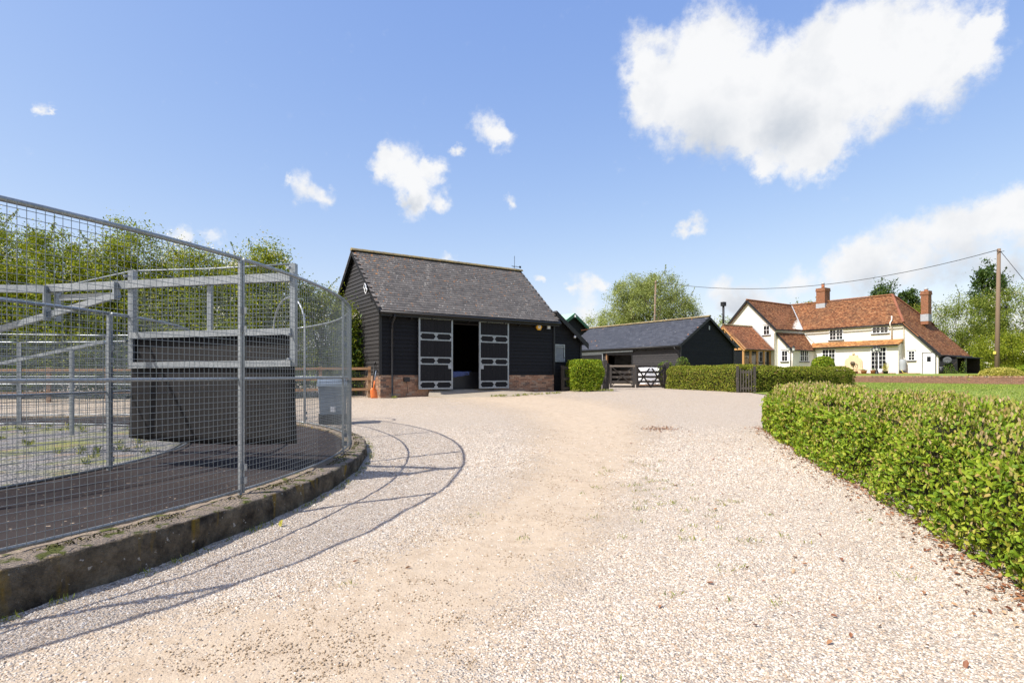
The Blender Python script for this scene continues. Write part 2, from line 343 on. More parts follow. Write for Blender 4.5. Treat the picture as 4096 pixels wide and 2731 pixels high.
def leafmat(name, stops, trans=0.35, rough=0.5, spec=0.4, obj=False):
    m = bpy.data.materials.new(name); m.use_nodes = True; t = m.node_tree; b = t.nodes['Principled BSDF']; k = NT(t)
    isl = k.n('ObjectInfo').outputs['Random'] if obj else k.n('NewGeometry').outputs['Random Per Island']
    c = k.ramp(isl, stops)
    b.inputs['Roughness'].default_value = rough + .1; b.inputs['Specular IOR Level'].default_value = spec * .45; k.l(c, b.inputs['Base Color'])
    tr = k.n('BsdfTranslucent'); k.l(k.mix(1.0, c, (1.25, 1.15, 0.55), 'MULTIPLY'), tr.inputs[0])
    mx = k.n('MixShader'); mx.inputs[0].default_value = trans; k.l(b.outputs[0], mx.inputs[1]); k.l(tr.outputs[0], mx.inputs[2])
    k.l(mx.outputs[0], t.nodes['Material Output'].inputs[0]); MATS[name] = m
leafmat('hawthorn_leaf', [(0, (0.085, 0.145, 0.012)), (0.5, (0.225, 0.285, 0.022)), (1, (0.40, 0.41, 0.045))])
leafmat('far_hawthorn_leaf', [(0, (0.085, 0.135, 0.02)), (0.5, (0.19, 0.25, 0.035)), (1, (0.33, 0.36, 0.08))])
leafmat('laurel_leaf', [(0, (0.040, 0.090, 0.012)), (0.6, (0.10, 0.175, 0.022)), (1, (0.26, 0.29, 0.035))], 0.25, 0.3, 0.5)
leafmat('willow_leaf', [(0, (0.16, 0.20, 0.06)), (0.5, (0.28, 0.335, 0.105)), (1, (0.43, 0.465, 0.18))])
leafmat('poplar_leaf', [(0, (0.03, 0.065, 0.015)), (0.6, (0.065, 0.12, 0.025)), (1, (0.13, 0.18, 0.05))])
leafmat('lime_leaf', [(0, (0.16, 0.21, 0.025)), (0.5, (0.28, 0.31, 0.04)), (1, (0.40, 0.40, 0.06))])
leafmat('hedge_leaf', [(0, (0.075, 0.150, 0.010)), (0.45, (0.195, 0.295, 0.018)), (0.8, (0.32, 0.40, 0.035)), (0.93, (0.38, 0.36, 0.06)), (1, (0.42, 0.27, 0.12))], 0.3, 0.42, 0.45)
leafmat('hedge_leaf_single', [(0, (0.10, 0.19, 0.014)), (0.45, (0.195, 0.30, 0.02)), (0.85, (0.32, 0.39, 0.04)), (1, (0.38, 0.35, 0.08))], 0.3, 0.42, 0.45, True)
leafmat('young_leaf', [(0, (0.22, 0.26, 0.04)), (0.4, (0.34, 0.31, 0.09)), (0.75, (0.43, 0.33, 0.16)), (1, (0.52, 0.40, 0.25))], 0.3, 0.55, 0.3)
leafmat('clipped_leaf', [(0, (0.085, 0.125, 0.012)), (0.5, (0.21, 0.255, 0.026)), (0.85, (0.32, 0.34, 0.045)), (1, (0.38, 0.25, 0.09))], 0.3, 0.5, 0.35)
leafmat('bright_leaf', [(0, (0.09, 0.165, 0.010)), (0.5, (0.20, 0.30, 0.018)), (1, (0.40, 0.43, 0.04))], 0.3, 0.4, 0.4)
leafmat('golden_leaf', [(0, (0.20, 0.22, 0.03)), (0.5, (0.45, 0.42, 0.08)), (1, (0.62, 0.56, 0.18))])
leafmat('blossom', [(0, (0.55, 0.53, 0.44)), (1, (0.80, 0.78, 0.70))], 0.25, 0.8, 0.1)
material('bark', lambda k: k.mix(k.noise(k.pos, 12, 5, 0.7), (0.045, 0.034, 0.025), (0.14, 0.11, 0.085)), 0.9, 0.1)
material('twig', lambda k: (0.030, 0.030, 0.014), 0.95, 0.05)

# ------------------------------------------------------------------ object helpers
class MB:
    """collects simple solids; build() links them as ONE mesh object"""
    def __init__(s): s.v = []; s.f = []
    def add(s, v, f):
        n = len(s.v); s.v += [tuple(p) for p in v]; s.f += [tuple(i + n for i in q) for q in f]; return s
    def hexa(s, p):           # 8 points: bottom loop 0-3, top loop 4-7
        return s.add(p, [(3,2,1,0),(4,5,6,7),(0,1,5,4),(1,2,6,5),(2,3,7,6),(3,0,4,7)])
    def box(s, x0, x1, y0, y1, z0, z1):
        return s.hexa([(x0,y0,z0),(x1,y0,z0),(x1,y1,z0),(x0,y1,z0),(x0,y0,z1),(x1,y0,z1),(x1,y1,z1),(x0,y1,z1)])
    def bar(s, a, b, w, h=None, up=(0,0,1)):     # rectangular bar between two points
        a, b = Vector(a), Vector(b); h = h or w; d = (b - a).normalized(); u = Vector(up)
        if abs(d.dot(u)) > 0.98: u = Vector((1, 0, 0))
        sd = d.cross(u).normalized() * (w / 2); uu = sd.cross(d).normalized() * (h / 2)
        return s.hexa([a-sd-uu, a+sd-uu, b+sd-uu, b-sd-uu, a-sd+uu, a+sd+uu, b+sd+uu, b-sd+uu])
    def tube(s, pts, rad, n=8, caps=True):
        pts = [Vector(p) for p in pts]; m = len(pts)
        rs = rad if isinstance(rad, (list, tuple)) else [rad] * m
        vs, fs = [], []; ref = None
        for i, p in enumerate(pts):
            d = (pts[min(i+1, m-1)] - pts[max(i-1, 0)]).normalized()
            if ref is None: ref = Vector((0, 0, 1)) if abs(d.z) < 0.9 else Vector((1, 0, 0))
            a = d.cross(ref).normalized(); b = a.cross(d); ref = b if b.length > 0 else ref
            for j in range(n):
                t = 2 * math.pi * j / n; vs.append(p + (a * math.cos(t) + b * math.sin(t)) * rs[i])
        for i in range(m - 1):
            for j in range(n):
                fs.append((i*n+j, i*n+(j+1)%n, (i+1)*n+(j+1)%n, (i+1)*n+j))
        if caps: fs += [tuple(range(n-1, -1, -1)), tuple((m-1)*n + j for j in range(n))]
        return s.add(vs, fs)
    def lathe(s, prof, c=(0, 0, 0), n=14):       # prof: (radius, z)
        vs, fs = [], []; m = len(prof)
        for r, z in prof:
            for j in range(n):
                t = 2 * math.pi * j / n; vs.append((c[0] + r*math.cos(t), c[1] + r*math.sin(t), c[2] + z))
        for i in range(m - 1):
            for j in range(n): fs.append((i*n+j, i*n+(j+1)%n, (i+1)*n+(j+1)%n, (i+1)*n+j))
        fs += [tuple(range(n-1, -1, -1)), tuple((m-1)*n + j for j in range(n))]
        return s.add(vs, fs)
    def prism(s, poly, off):                      # planar polygon (3D points) pushed by off
        off = Vector(off); a = [Vector(p) for p in poly]; n = len(a)
        return s.add(a + [p + off for p in a], [tuple(range(n-1, -1, -1)), tuple(range(n, 2*n))] + [(i, (i+1)%n, n+(i+1)%n, n+i) for i in range(n)])
    def build(s, name, mat, parent=None, smooth=False, fix=True):
        me = bpy.data.meshes.new(name); me.from_pydata(s.v, [], s.f)
        if fix:
            bm = bmesh.new(); bm.from_mesh(me); bmesh.ops.recalc_face_normals(bm, faces=bm.faces); bm.to_mesh(me); bm.free()
        if smooth: me.polygons.foreach_set('use_smooth', [True] * len(me.polygons))
        return obj(name, me, mat, parent)
def obj(name, me, mat=None, parent=None):
    if mat is not None and not me.materials: me.materials.append(M(mat) if isinstance(mat, str) else mat)
    o = bpy.data.objects.new(name, me); COL.objects.link(o)
    if parent is not None: o.parent = parent
    return o
def tag(o, label=None, cat=None, group=None, kind=None):
    if label: o['label'] = label
    if cat: o['category'] = cat
    if group: o['group'] = group
    if kind: o['kind'] = kind
    return o
def thing(name, loc, rz, label, cat, group=None):
    o = bpy.data.objects.new(name, None); COL.objects.link(o); o.location = loc; o.rotation_euler = (0, 0, rz)
    o.empty_display_size = 0.2
    return tag(o, label, cat, group)
def bulk(name, verts, faces, mat, parent=None, smooth=False):      # numpy arrays, all faces of one size
    me = bpy.data.meshes.new(name); n = len(verts); m, q = faces.shape
    me.vertices.add(n); me.vertices.foreach_set('co', np.asarray(verts, np.float32).ravel())
    me.loops.add(m * q); me.loops.foreach_set('vertex_index', np.asarray(faces, np.int32).ravel())
    me.polygons.add(m); me.polygons.foreach_set('loop_start', np.arange(0, m * q, q, dtype=np.int32))
    try: me.polygons.foreach_set('loop_total', np.full(m, q, np.int32))
    except Exception: pass
    if smooth: me.polygons.foreach_set('use_smooth', np.ones(m, bool))
    me.update(calc_edges=True); me.validate()
    return obj(name, me, mat, parent)

def unit(a): return a / np.maximum(np.linalg.norm(a, axis=1, keepdims=True), 1e-9)
def leaf_mesh(c, axis, nrm, length, width, fold=0.25, round_=False):
    """folded leaves at points c; axis = direction of the midrib, nrm = upper side. returns verts, faces (tris)"""
    n = len(c); axis = unit(axis); side = unit(np.cross(axis, nrm)); up = np.cross(side, axis)
    L = np.asarray(length).reshape(-1, 1) * np.ones((n, 1)); Wd = np.asarray(width).reshape(-1, 1) * np.ones((n, 1))
    if round_:
        base = c - axis * L * .5; tip = c + axis * L * .5 - up * L * .10
        l1 = c - axis * L * .18 + side * Wd * .5 + up * Wd * fold; l2 = c + axis * L * .2 + side * Wd * .42 + up * Wd * fold * .8
        r1 = c - axis * L * .18 - side * Wd * .5 + up * Wd * fold; r2 = c + axis * L * .2 - side * Wd * .42 + up * Wd * fold * .8
        V = np.stack([base, l1, l2, tip, r2, r1], 1).reshape(-1, 3); i = np.arange(n)[:, None] * 6
        F = np.concatenate([i + np.array([[0, 3, 1]]), i + np.array([[1, 3, 2]]), i + np.array([[0, 4, 3]]), i + np.array([[0, 5, 4]])], 0)
        return V, F
    base = c - axis * L * .5; tip = c + axis * L * .5; l = c + side * Wd * .5 + up * Wd * fold; r = c - side * Wd * .5 + up * Wd * fold
    V = np.stack([base, l, tip, r], 1).reshape(-1, 3); i = np.arange(n)[:, None] * 4
    return V, np.concatenate([i + np.array([[0, 2, 1]]), i + np.array([[0, 3, 2]])], 0)

def tree(name, base, lobes, label, cat='tree', group=None, mat='hawthorn_leaf', ncl=220, per=90, leaf=0.06, clr=0.35, trunk_r=0.14, seed=1,
         limbs=16, blossom=0, droop=0.0, sprigs=0, wid=0.5, shell=0.45, stems=1, trunk_top=None):
    g = np.random.default_rng(seed)
    root = thing(name, base, 0, label, cat, group)
    L = np.array(lobes, float); vol = L[:, 3] * L[:, 4] * L[:, 5]; pick = g.choice(len(L), ncl, p=vol / vol.sum())
    d = unit(g.normal(size=(ncl, 3))); rad = shell + (1.06 - shell) * g.random((ncl, 1)) ** 0.6
    cc = L[pick, :3] + d * rad * L[pick, 3:6]
    cc[:, 2] = np.maximum(cc[:, 2], 0.15)
    mid = np.array([L[:, 0].mean(), L[:, 1].mean(), L[:, 2].mean()])
    size = clr * (0.5 + g.random((ncl, 1)))
    npl = np.maximum(8, (per * (0.4 + 1.2 * g.random(ncl))).astype(int)); idx = np.repeat(np.arange(ncl), npl)
    off = g.normal(size=(len(idx), 3)) * np.array([1, 1, 0.75]) * size[idx] * 0.6
    P = cc[idx] + off
    if droop: P[:, 2] -= droop * np.abs(g.normal(size=len(P)))
    if sprigs:       # thin upright shoots on the outline
        sp = g.choice(ncl, sprigs); hh = []; shoots = []
        for s in sp:
            dirv = unit((d[s] * np.array([1, 1, .4]) + np.array([0, 0, .9]) + g.normal(size=3) * .3)[None])[0]; ln = clr * g.uniform(1.2, 3.0); nn = int(per * .35)
            shoots.append((cc[s].copy(), cc[s] + dirv * ln)); t = g.random((nn, 1)); hh.append(cc[s] + dirv * ln * t + g.normal(size=(nn, 3)) * clr * .11 * (1.3 - t))
        P = np.concatenate([P] + hh)
    out = unit(P - mid); ax = unit(g.normal(size=P.shape) + np.array([0, 0, -droop * 1.2]) + out * .3)
    nr = unit(g.normal(size=P.shape) * .8 + out * .6 + np.array([0, 0, .6]))
    s = leaf * (0.6 + 0.8 * g.random(len(P)))
    V, F = leaf_mesh(P, ax, nr, s, s * wid)
    bulk('crown', V, F, mat, root)
    if blossom:
        bi = g.choice(ncl, max(3, blossom // 30)); ii = np.repeat(bi, 30); ii = ii[:blossom]
        Pb = cc[ii] + (d[ii] * .5 + np.array([0, 0, .3])) * size[ii] + g.normal(size=(len(ii), 3)) * size[ii] * .45
        sb = leaf * (.5 + .5 * g.random(len(ii)))
        V, F = leaf_mesh(Pb, unit(g.normal(size=Pb.shape)), unit(out[:len(Pb)] * 0 + g.normal(size=Pb.shape) * .5 + np.array([-.6, -.5, .8])), sb, sb * .9, .1)
        bulk('blossom', V, F, 'blossom', root)
    mb = MB(); top = trunk_top or float(L[:, 2].mean())
    for q in range(stems):
        a = 6.283 * q / stems; so_ = 0.0 if stems == 1 else trunk_r * 1.4
        b0 = Vector((math.cos(a) * so_, math.sin(a) * so_, -0.3)); b1 = Vector((math.cos(a) * so_ * 6, math.sin(a) * so_ * 6, top))
        mb.tube([b0, b0.lerp(b1, .4) + Vector(g.normal(size=3) * .08), b1], [trunk_r * (1 if stems == 1 else .7), trunk_r * .62, trunk_r * .32], 8)
        for j in range(limbs // stems):
            e = Vector(cc[g.integers(ncl)]); t = g.uniform(.25, .95); st_ = b0.lerp(b1, t); m1 = st_.lerp(e, .5) + Vector((0, 0, .12 * (e - st_).length)) + Vector(g.normal(size=3) * .1)
            rr_ = trunk_r * (.45 - .25 * t)
            mb.tube([st_, m1, e], [rr_, rr_ * .55, rr_ * .16], 5, False)
    if sprigs:
        for a_, b_ in shoots: mb.tube([a_, (a_ + b_) / 2 + g.normal(size=3) * .03, b_], [.016 * clr / .4, .010 * clr / .4, .004 * clr / .4], 4, False)
    mb.build('trunk', 'bark', root, True, False)
    return root

def zbase(y): return float(np.interp(y, ZY, ZZ))
ZY = [-40, 4, 9, 13.5, 20.6, 25, 30, 45, 70, 110, 3000]; ZZ = [-1.37, -1.36, -1.22, -1.09, -0.83, -0.70, -0.69, -0.66, -0.3, 0.0, 0.0]
WC = np.array([-10.6, 6.9]); WR = 8.3            # centre and radius of the horse walker
def zg(x, y):
    x = np.asarray(x, float); y = np.asarray(y, float)
    z = np.interp(y, ZY, ZZ); dd = np.hypot(x - WC[0], y - WC[1])
    low = np.minimum(z, -1.125); t = np.clip((dd - 9.0) / 4.0, 0, 1); t = t * t * (3 - 2 * t)
    z = low * (1 - t) + z * t
    return np.where(dd < 8.4, np.minimum(z, -1.3), z)
def vnoise(x, y, seed):
    xi, yi = np.floor(x), np.floor(y); fx, fy = x - xi, y - yi; fx = fx * fx * (3 - 2 * fx); fy = fy * fy * (3 - 2 * fy)
    def h(a, b): q = np.sin(a * 127.1 + b * 311.7 + seed * 74.7) * 43758.5453; return q - np.floor(q)
    return (h(xi, yi) * (1 - fx) + h(xi + 1, yi) * fx) * (1 - fy) + (h(xi, yi + 1) * (1 - fx) + h(xi + 1, yi + 1) * fx) * fy
def zdrive(x, y):
    x = np.asarray(x, float); y = np.asarray(y, float)
    return zg(x, y) + .020 * (vnoise(x * .9, y * .9, 1) - .5) + .016 * (vnoise(x * 3.1, y * 3.1, 2) - .5) + .010 * (vnoise(x * 8, y * 8, 3) - .5) - .018 * sandiness(x, y)
def zf(x, y): return float(zg(x, y))

# ------------------------------------------------------------------ setting: ground sheets
def grid_sheet(name, xs, ys, mat, dz=0.0, keep=None, sand=False, hfun=zg):
    X, Y = np.meshgrid(xs, ys); Z = hfun(X, Y) + dz
    V = np.stack([X, Y, Z], -1).reshape(-1, 3); nx, ny = len(xs), len(ys)
    i = np.arange(ny - 1)[:, None] * nx + np.arange(nx - 1)[None]
    F = np.stack([i, i + 1, i + nx + 1, i + nx], -1).reshape(-1, 4)
    if keep is not None:
        cx = (X[:-1, :-1] + X[1:, 1:]) / 2; cy = (Y[:-1, :-1] + Y[1:, 1:]) / 2
        F = F[keep(cx, cy).ravel()]
        used = np.unique(F); remap = np.full(len(V), -1); remap[used] = np.arange(len(used)); V = V[used]; F = remap[F]
    o = bulk(name, V, F, mat, None, True); o['kind'] = 'structure'
    if sand:
        a = o.data.attributes.new('sand', 'FLOAT', 'POINT'); a.data.foreach_set('value', sandiness(V[:, 0], V[:, 1]).astype(np.float32))
    return o
TRACKPTS = np.array([(-2.6, 0.5), (-1.45, 2.3), (-.85, 3.2), (-.2, 4.3), (.4, 5.8), (.9, 7.6), (1.3, 9.6), (1.7, 12), (1.9, 15), (1.4, 18), (.2, 20.5), (-1.2, 21.3)])
TRACKW = np.array([1.1, .85, .72, .66, .66, .75, .95, 1.2, 1.6, 2.2, 2.2, 1.5])
def sandiness(x, y):
    best = np.zeros_like(x)
    for (a, b, wa, wb) in zip(TRACKPTS[:-1], TRACKPTS[1:], TRACKW[:-1], TRACKW[1:]):
        ab = b - a; t = np.clip(((x - a[0]) * ab[0] + (y - a[1]) * ab[1]) / (ab @ ab), 0, 1)
        d = np.hypot(x - a[0] - t * ab[0], y - a[1] - t * ab[1]); w = wa + (wb - wa) * t
        best = np.maximum(best, np.clip(1.3 - d / (w * 1.25), 0, 1))
    return np.maximum(best, .30 * np.clip((y - 11) / 8, 0, 1))
HX = np.interp                                   # near hedge front base line: x as a function of y
HLINE_Y = [-3, 3.6, 4.6, 5.45, 6.4, 7.5, 8.8, 12.0]; HLINE_X = [1.75, 3.24, 3.60, 3.85, 4.05, 4.27, 4.52, 5.34]
def lawn_side(x, y):
    return (x > np.interp(y, HLINE_Y + [22, 30, 34], HLINE_X + [9.6, 9.8, 12]) + 0.5)
ys_ = np.concatenate([[-2500, -800, -250, -80], np.arange(-30, 60, 0.5), np.arange(60, 200, 8), [230, 300, 420, 700, 1200, 2500]])
xs_ = np.concatenate([[-2500, -1000, -400, -160], np.arange(-60, 70, 1.0), [75, 90, 120, 200, 500, 1200, 2500]])
grid_sheet('ground', xs_, ys_, 'grass', -0.06)
grid_sheet('gravel_drive', np.concatenate([np.arange(-32, -6, .25), np.arange(-6, 7, .07), np.arange(7, 30.1, .25)]), np.concatenate([np.arange(-6, 1.5, .3), np.arange(1.5, 12, .07), np.arange(12, 46.1, .2)]), 'gravel', 0.0, lambda x, y: ~lawn_side(x, y) & (np.hypot(x - WC[0], y - WC[1]) > 8.0) , True, zdrive)
WALLP = Vector((28.9, 46.0)); WD = Vector((0.507, -0.862)); WN = Vector((0.862, 0.507))     # retaining wall: point, direction, towards the house
def lawn_keep(x, y): return lawn_side(x, y) & (y < 60) & (((x - WALLP.x) * WN.x + (y - WALLP.y) * WN.y) < 0.15)
def zlawn(x, y): return zg(x, y) + 0.03 * np.clip((y - 20) / 20, 0, 1)
grid_sheet('lawn', np.arange(3, 44.1, 0.35), np.arange(-4, 60.1, 0.35), 'grass', 0.012, lawn_keep, hfun=zlawn)
def zterr(x, y):
    q = (x - WALLP.x) * WN.x + (y - WALLP.y) * WN.y
    return -0.13 + 0.25 * np.clip(q / 7.0, 0, 1) + 0 * x
def terrace():
    ss, qq = np.meshgrid(np.arange(-34, 25.1, 1.0), np.concatenate([np.arange(.12, 8, .5), np.arange(8, 60, 4)])); X = WALLP.x + WD.x * ss + WN.x * qq; Y = WALLP.y + WD.y * ss + WN.y * qq
    V = np.stack([X, Y, zterr(X, Y)], -1).reshape(-1, 3); ny, nx = ss.shape; i = np.arange(ny - 1)[:, None] * nx + np.arange(nx - 1)[None]
    bulk('upper_lawn', V, np.stack([i, i + nx, i + nx + 1, i + 1], -1).reshape(-1, 4), 'grass', None, True)['kind'] = 'structure'
terrace()
def annulus(name, r0, r1, z, mat, n=160):
    t = np.linspace(0, 2 * math.pi, n, endpoint=False); c, s = np.cos(t), np.sin(t)
    V = np.concatenate([np.stack([WC[0] + r0 * c, WC[1] + r0 * s, np.full(n, z)], 1), np.stack([WC[0] + r1 * c, WC[1] + r1 * s, np.full(n, z)], 1)])
    i = np.arange(n); j = (i + 1) % n
    o = bulk(name, V, np.stack([i, i + n, j + n, j], 1), mat); o['kind'] = 'structure'; return o
annulus('walker_track', 5.72, 8.25, -1.125, 'rubber_track')
annulus('walker_infill', 0.01, 5.72, -1.105, 'grey_gravel')

# ------------------------------------------------------------------ horse walker
def wires(a0, a1, Rr, z0, z1, sp=0.05, w=0.0021, flat=None):
    """square wire grid on the cylinder of radius Rr; or on a flat panel if flat=(p0,p1)"""
    if flat is None:
        n = max(2, int(round(abs(a1 - a0) * Rr / sp))); t = np.linspace(a0, a1, n + 1)
        def at(tt, dr): return np.stack([(Rr + dr) * np.cos(tt), (Rr + dr) * np.sin(tt)], 1)
        seg = t[::2] if n % 2 == 0 else np.concatenate([t[::2], t[-1:]])
    else:
        p0, p1 = np.array(flat[0]), np.array(flat[1]); ln = np.linalg.norm(p1 - p0); n = int(round(ln / sp)); t = np.linspace(0, 1, n + 1)
        dn = np.array([p1[1] - p0[1], p0[0] - p1[0]]) / ln
        def at(tt, dr): return p0[None] + (p1 - p0)[None] * tt[:, None] + dn[None] * dr
        seg = np.array([0., 1.])
    V, F = [], []; cnt = 0
    c0 = at(t, w * 1.6); e1 = at(t, w * 2.6) - c0; tang = np.stack([-e1[:, 1], e1[:, 0]], 1)
    ring = [c0 + e1, c0 + tang, c0 - e1, c0 - tang]; m = len(t)
    for z in (z0, z1):
        for q in ring: V.append(np.concatenate([q, np.full((m, 1), z)], 1))
    i = np.arange(m)
    for q in range(4): F.append(np.stack([q * m + i, ((q + 1) % 4) * m + i, (4 + (q + 1) % 4) * m + i, (4 + q) * m + i], 1))
    cnt = 8 * m; s = len(seg); j = np.arange(s - 1)
    zs = np.arange(z0 + sp / 2, z1, sp)
    for z in zs:
        for (dr, dz) in ((w, 0), (0, w), (-w, 0), (0, -w)): V.append(np.concatenate([at(seg, dr), np.full((s, 1), z + dz)], 1))
        for q in range(4): F.append(np.stack([cnt + q * s + j, cnt + ((q + 1) % 4) * s + j, cnt + ((q + 1) % 4) * s + j + 1, cnt + q * s + j + 1], 1))
        cnt += 4 * s
    return np.concatenate(V), np.concatenate(F)
def arc(a0, a1, r, z, step=0.03):
    n = max(2, int(abs(a1 - a0) / step)); return [(r * math.cos(a0 + (a1 - a0) * i / n), r * math.sin(a0 + (a1 - a0) * i / n), z) for i in range(n + 1)]
def ring_fence(name, Rr, zb, zt, zm, posts, label, door=None, big=0.015, mesh_top=None):
    root = thing(name, (WC[0], WC[1], zb), 0, label, 'fence')
    H = zt - zb
    for k in range(len(posts)):
        a0, a1 = posts[k], posts[(k + 1) % len(posts)]
        if a1 < a0: a1 += 2 * math.pi
        for sgn, aa in ((1, a0), (-1, a0)):
            off = sgn * (big + 0.004) / Rr; c, s = math.cos(aa + off), math.sin(aa + off)
            MB().bar((Rr * c, Rr * s, -0.05 if sgn < 0 else 0.0), (Rr * c, Rr * s, H + (0.02 if sgn < 0 else -0.01)), big * 1.7, big * 1.7, (-s, c, 0)).build('post', 'galvanised', root)
        for zz in (0.12, 0.24, H * .78, H * .70):
            c, s = math.cos(a0), math.sin(a0); MB().bar(((Rr + .03) * c, (Rr + .03) * s, zz - .03), ((Rr + .03) * c, (Rr + .03) * s, zz + .03), .05, .014, (-s, c, 0)).build('hinge', 'galvanised', root)
        if door is not None and abs(a0 - door[0]) < 1e-6:
            # open doorway: arched hoop carries the frame over the gap
            r = Rr; pa = Vector((r * math.cos(a0), r * math.sin(a0), H)); pb = Vector((r * math.cos(a1), r * math.sin(a1), H)); md = (pa + pb) / 2; hw = (pb - pa).length / 2
            pts = [Vector((pa.x, pa.y, 0.0))] + [md + (pa - md) * math.cos(t) + Vector((0, 0, hw * math.sin(t))) for t in np.linspace(0, math.pi, 17)] + [Vector((pb.x, pb.y, 0.0))]
            MB().tube(pts, 0.022, 8).build('door_arch', 'galvanised', root, True)
        e = (big * 2) / Rr
        MB().tube(arc(a0 + e, a1 - e, Rr, H), 0.019, 8).build('top_rail', 'galvanised', root, True)
        MB().tube(arc(a0 + e, a1 - e, Rr - .02, zm - zb), 0.014, 8).build('middle_rail', 'galvanised', root, True)
        MB().tube(arc(a0 + e, a1 - e, Rr, 0.03), 0.013, 6).build('bottom_rail', 'galvanised', root, True)
        V, F = wires(a0 + e, a1 - e, Rr + .024, 0.02, H); bulk('wire_mesh', V, F, 'wire', root)
    return root
A = lambda d: R(d)
outer_posts = [A(x) for x in (-107.6, -88.8, -69.7, -50.4, -31.1, -11.8, 7.5, 25.6, 43.7, 53.8, 72.5, 91.5, 110.5, 129.5, 148.5, 167.5, 186.5, 205.5, 224.5, 238.6)]
ring_fence('walker_outer_fence', WR, -1.08, 1.06, -0.035, outer_posts, 'tall curved galvanised mesh fence standing on the concrete kerb beside the drive', door=(A(43.7),))
inner_posts = [A(x) for x in (-62, -30, -1.5, 30, 62, 94, 126, 158, 190, 222, 254, 282)]
ring_fence('walker_inner_fence', 5.83, -1.115, 0.73, -0.2, inner_posts, 'lower inner ring of galvanised mesh fencing inside the horse walker', big=0.017)
# kerb under the outer fence
def kerb():
    n = 900; t = np.linspace(0, 2 * math.pi, n, endpoint=False)
    prof = [(8.20, -1.7), (8.20, -1.10), (8.23, -1.087), (8.34, -1.085), (8.44, -1.088), (8.53, -1.092), (8.56, -1.11), (8.565, -1.22), (8.57, -1.34), (8.58, -1.7)]
    V = []
    for i, (r, z) in enumerate(prof):
        jr = rng.normal(size=n) * (.006 if 2 < i < 9 else 0); jz = rng.normal(size=n) * (.004 if 1 < i < 7 else 0)
        lo = (vnoise(t * 40, t * 0 + i * .37, 5) - .5) * .03 + (vnoise(t * 130, t * 0 + i * .8, 6) - .5) * .018; jr = jr + (lo if 2 < i < 9 else 0); jz = jz + (lo * .45 if 1 < i < 7 else 0)
        V.append(np.stack([(r + jr) * np.cos(t), (r + jr) * np.sin(t), z + 1.5 + jz], 1))
    V = np.concatenate(V); F = []; i = np.arange(n); j = (i + 1) % n
    for k in range(len(prof) - 1): F.append(np.stack([k * n + i, (k + 1) * n + i, (k + 1) * n + j, k * n + j], 1))
    o = bulk('concrete_kerb', V, np.concatenate(F), 'old_concrete', None, True); o.location = (WC[0], WC[1], -1.5)
    tag(o, 'stained round concrete kerb with moss and lichen under the tall mesh fence', 'kerb')
    # moss and crumbs on the kerb top beside the fence foot
    m = 6500; a = rng.uniform(R(-60), R(45), m); r = 8.37 + np.abs(rng.normal(size=m)) * .045; nn = np.sin(a * 31) + np.sin(a * 77 + 1) + rng.normal(size=m) * .6 > 0.1
    a, r = a[nn], r[nn]; P = np.stack([WC[0] + r * np.cos(a), WC[1] + r * np.sin(a), -1.078 + rng.random(len(a)) * .012], 1)
    s_ = .008 + .016 * rng.random(len(P)); V, F = leaf_mesh(P, unit(rng.normal(size=P.shape)), unit(rng.normal(size=P.shape) * .5 + np.array([0, 0, 1])), s_, s_ * .7)
    tag(bulk('kerb_moss', V, F, 'moss'), 'crumbs of moss along the top of the concrete kerb', 'moss', kind='stuff')
kerb()
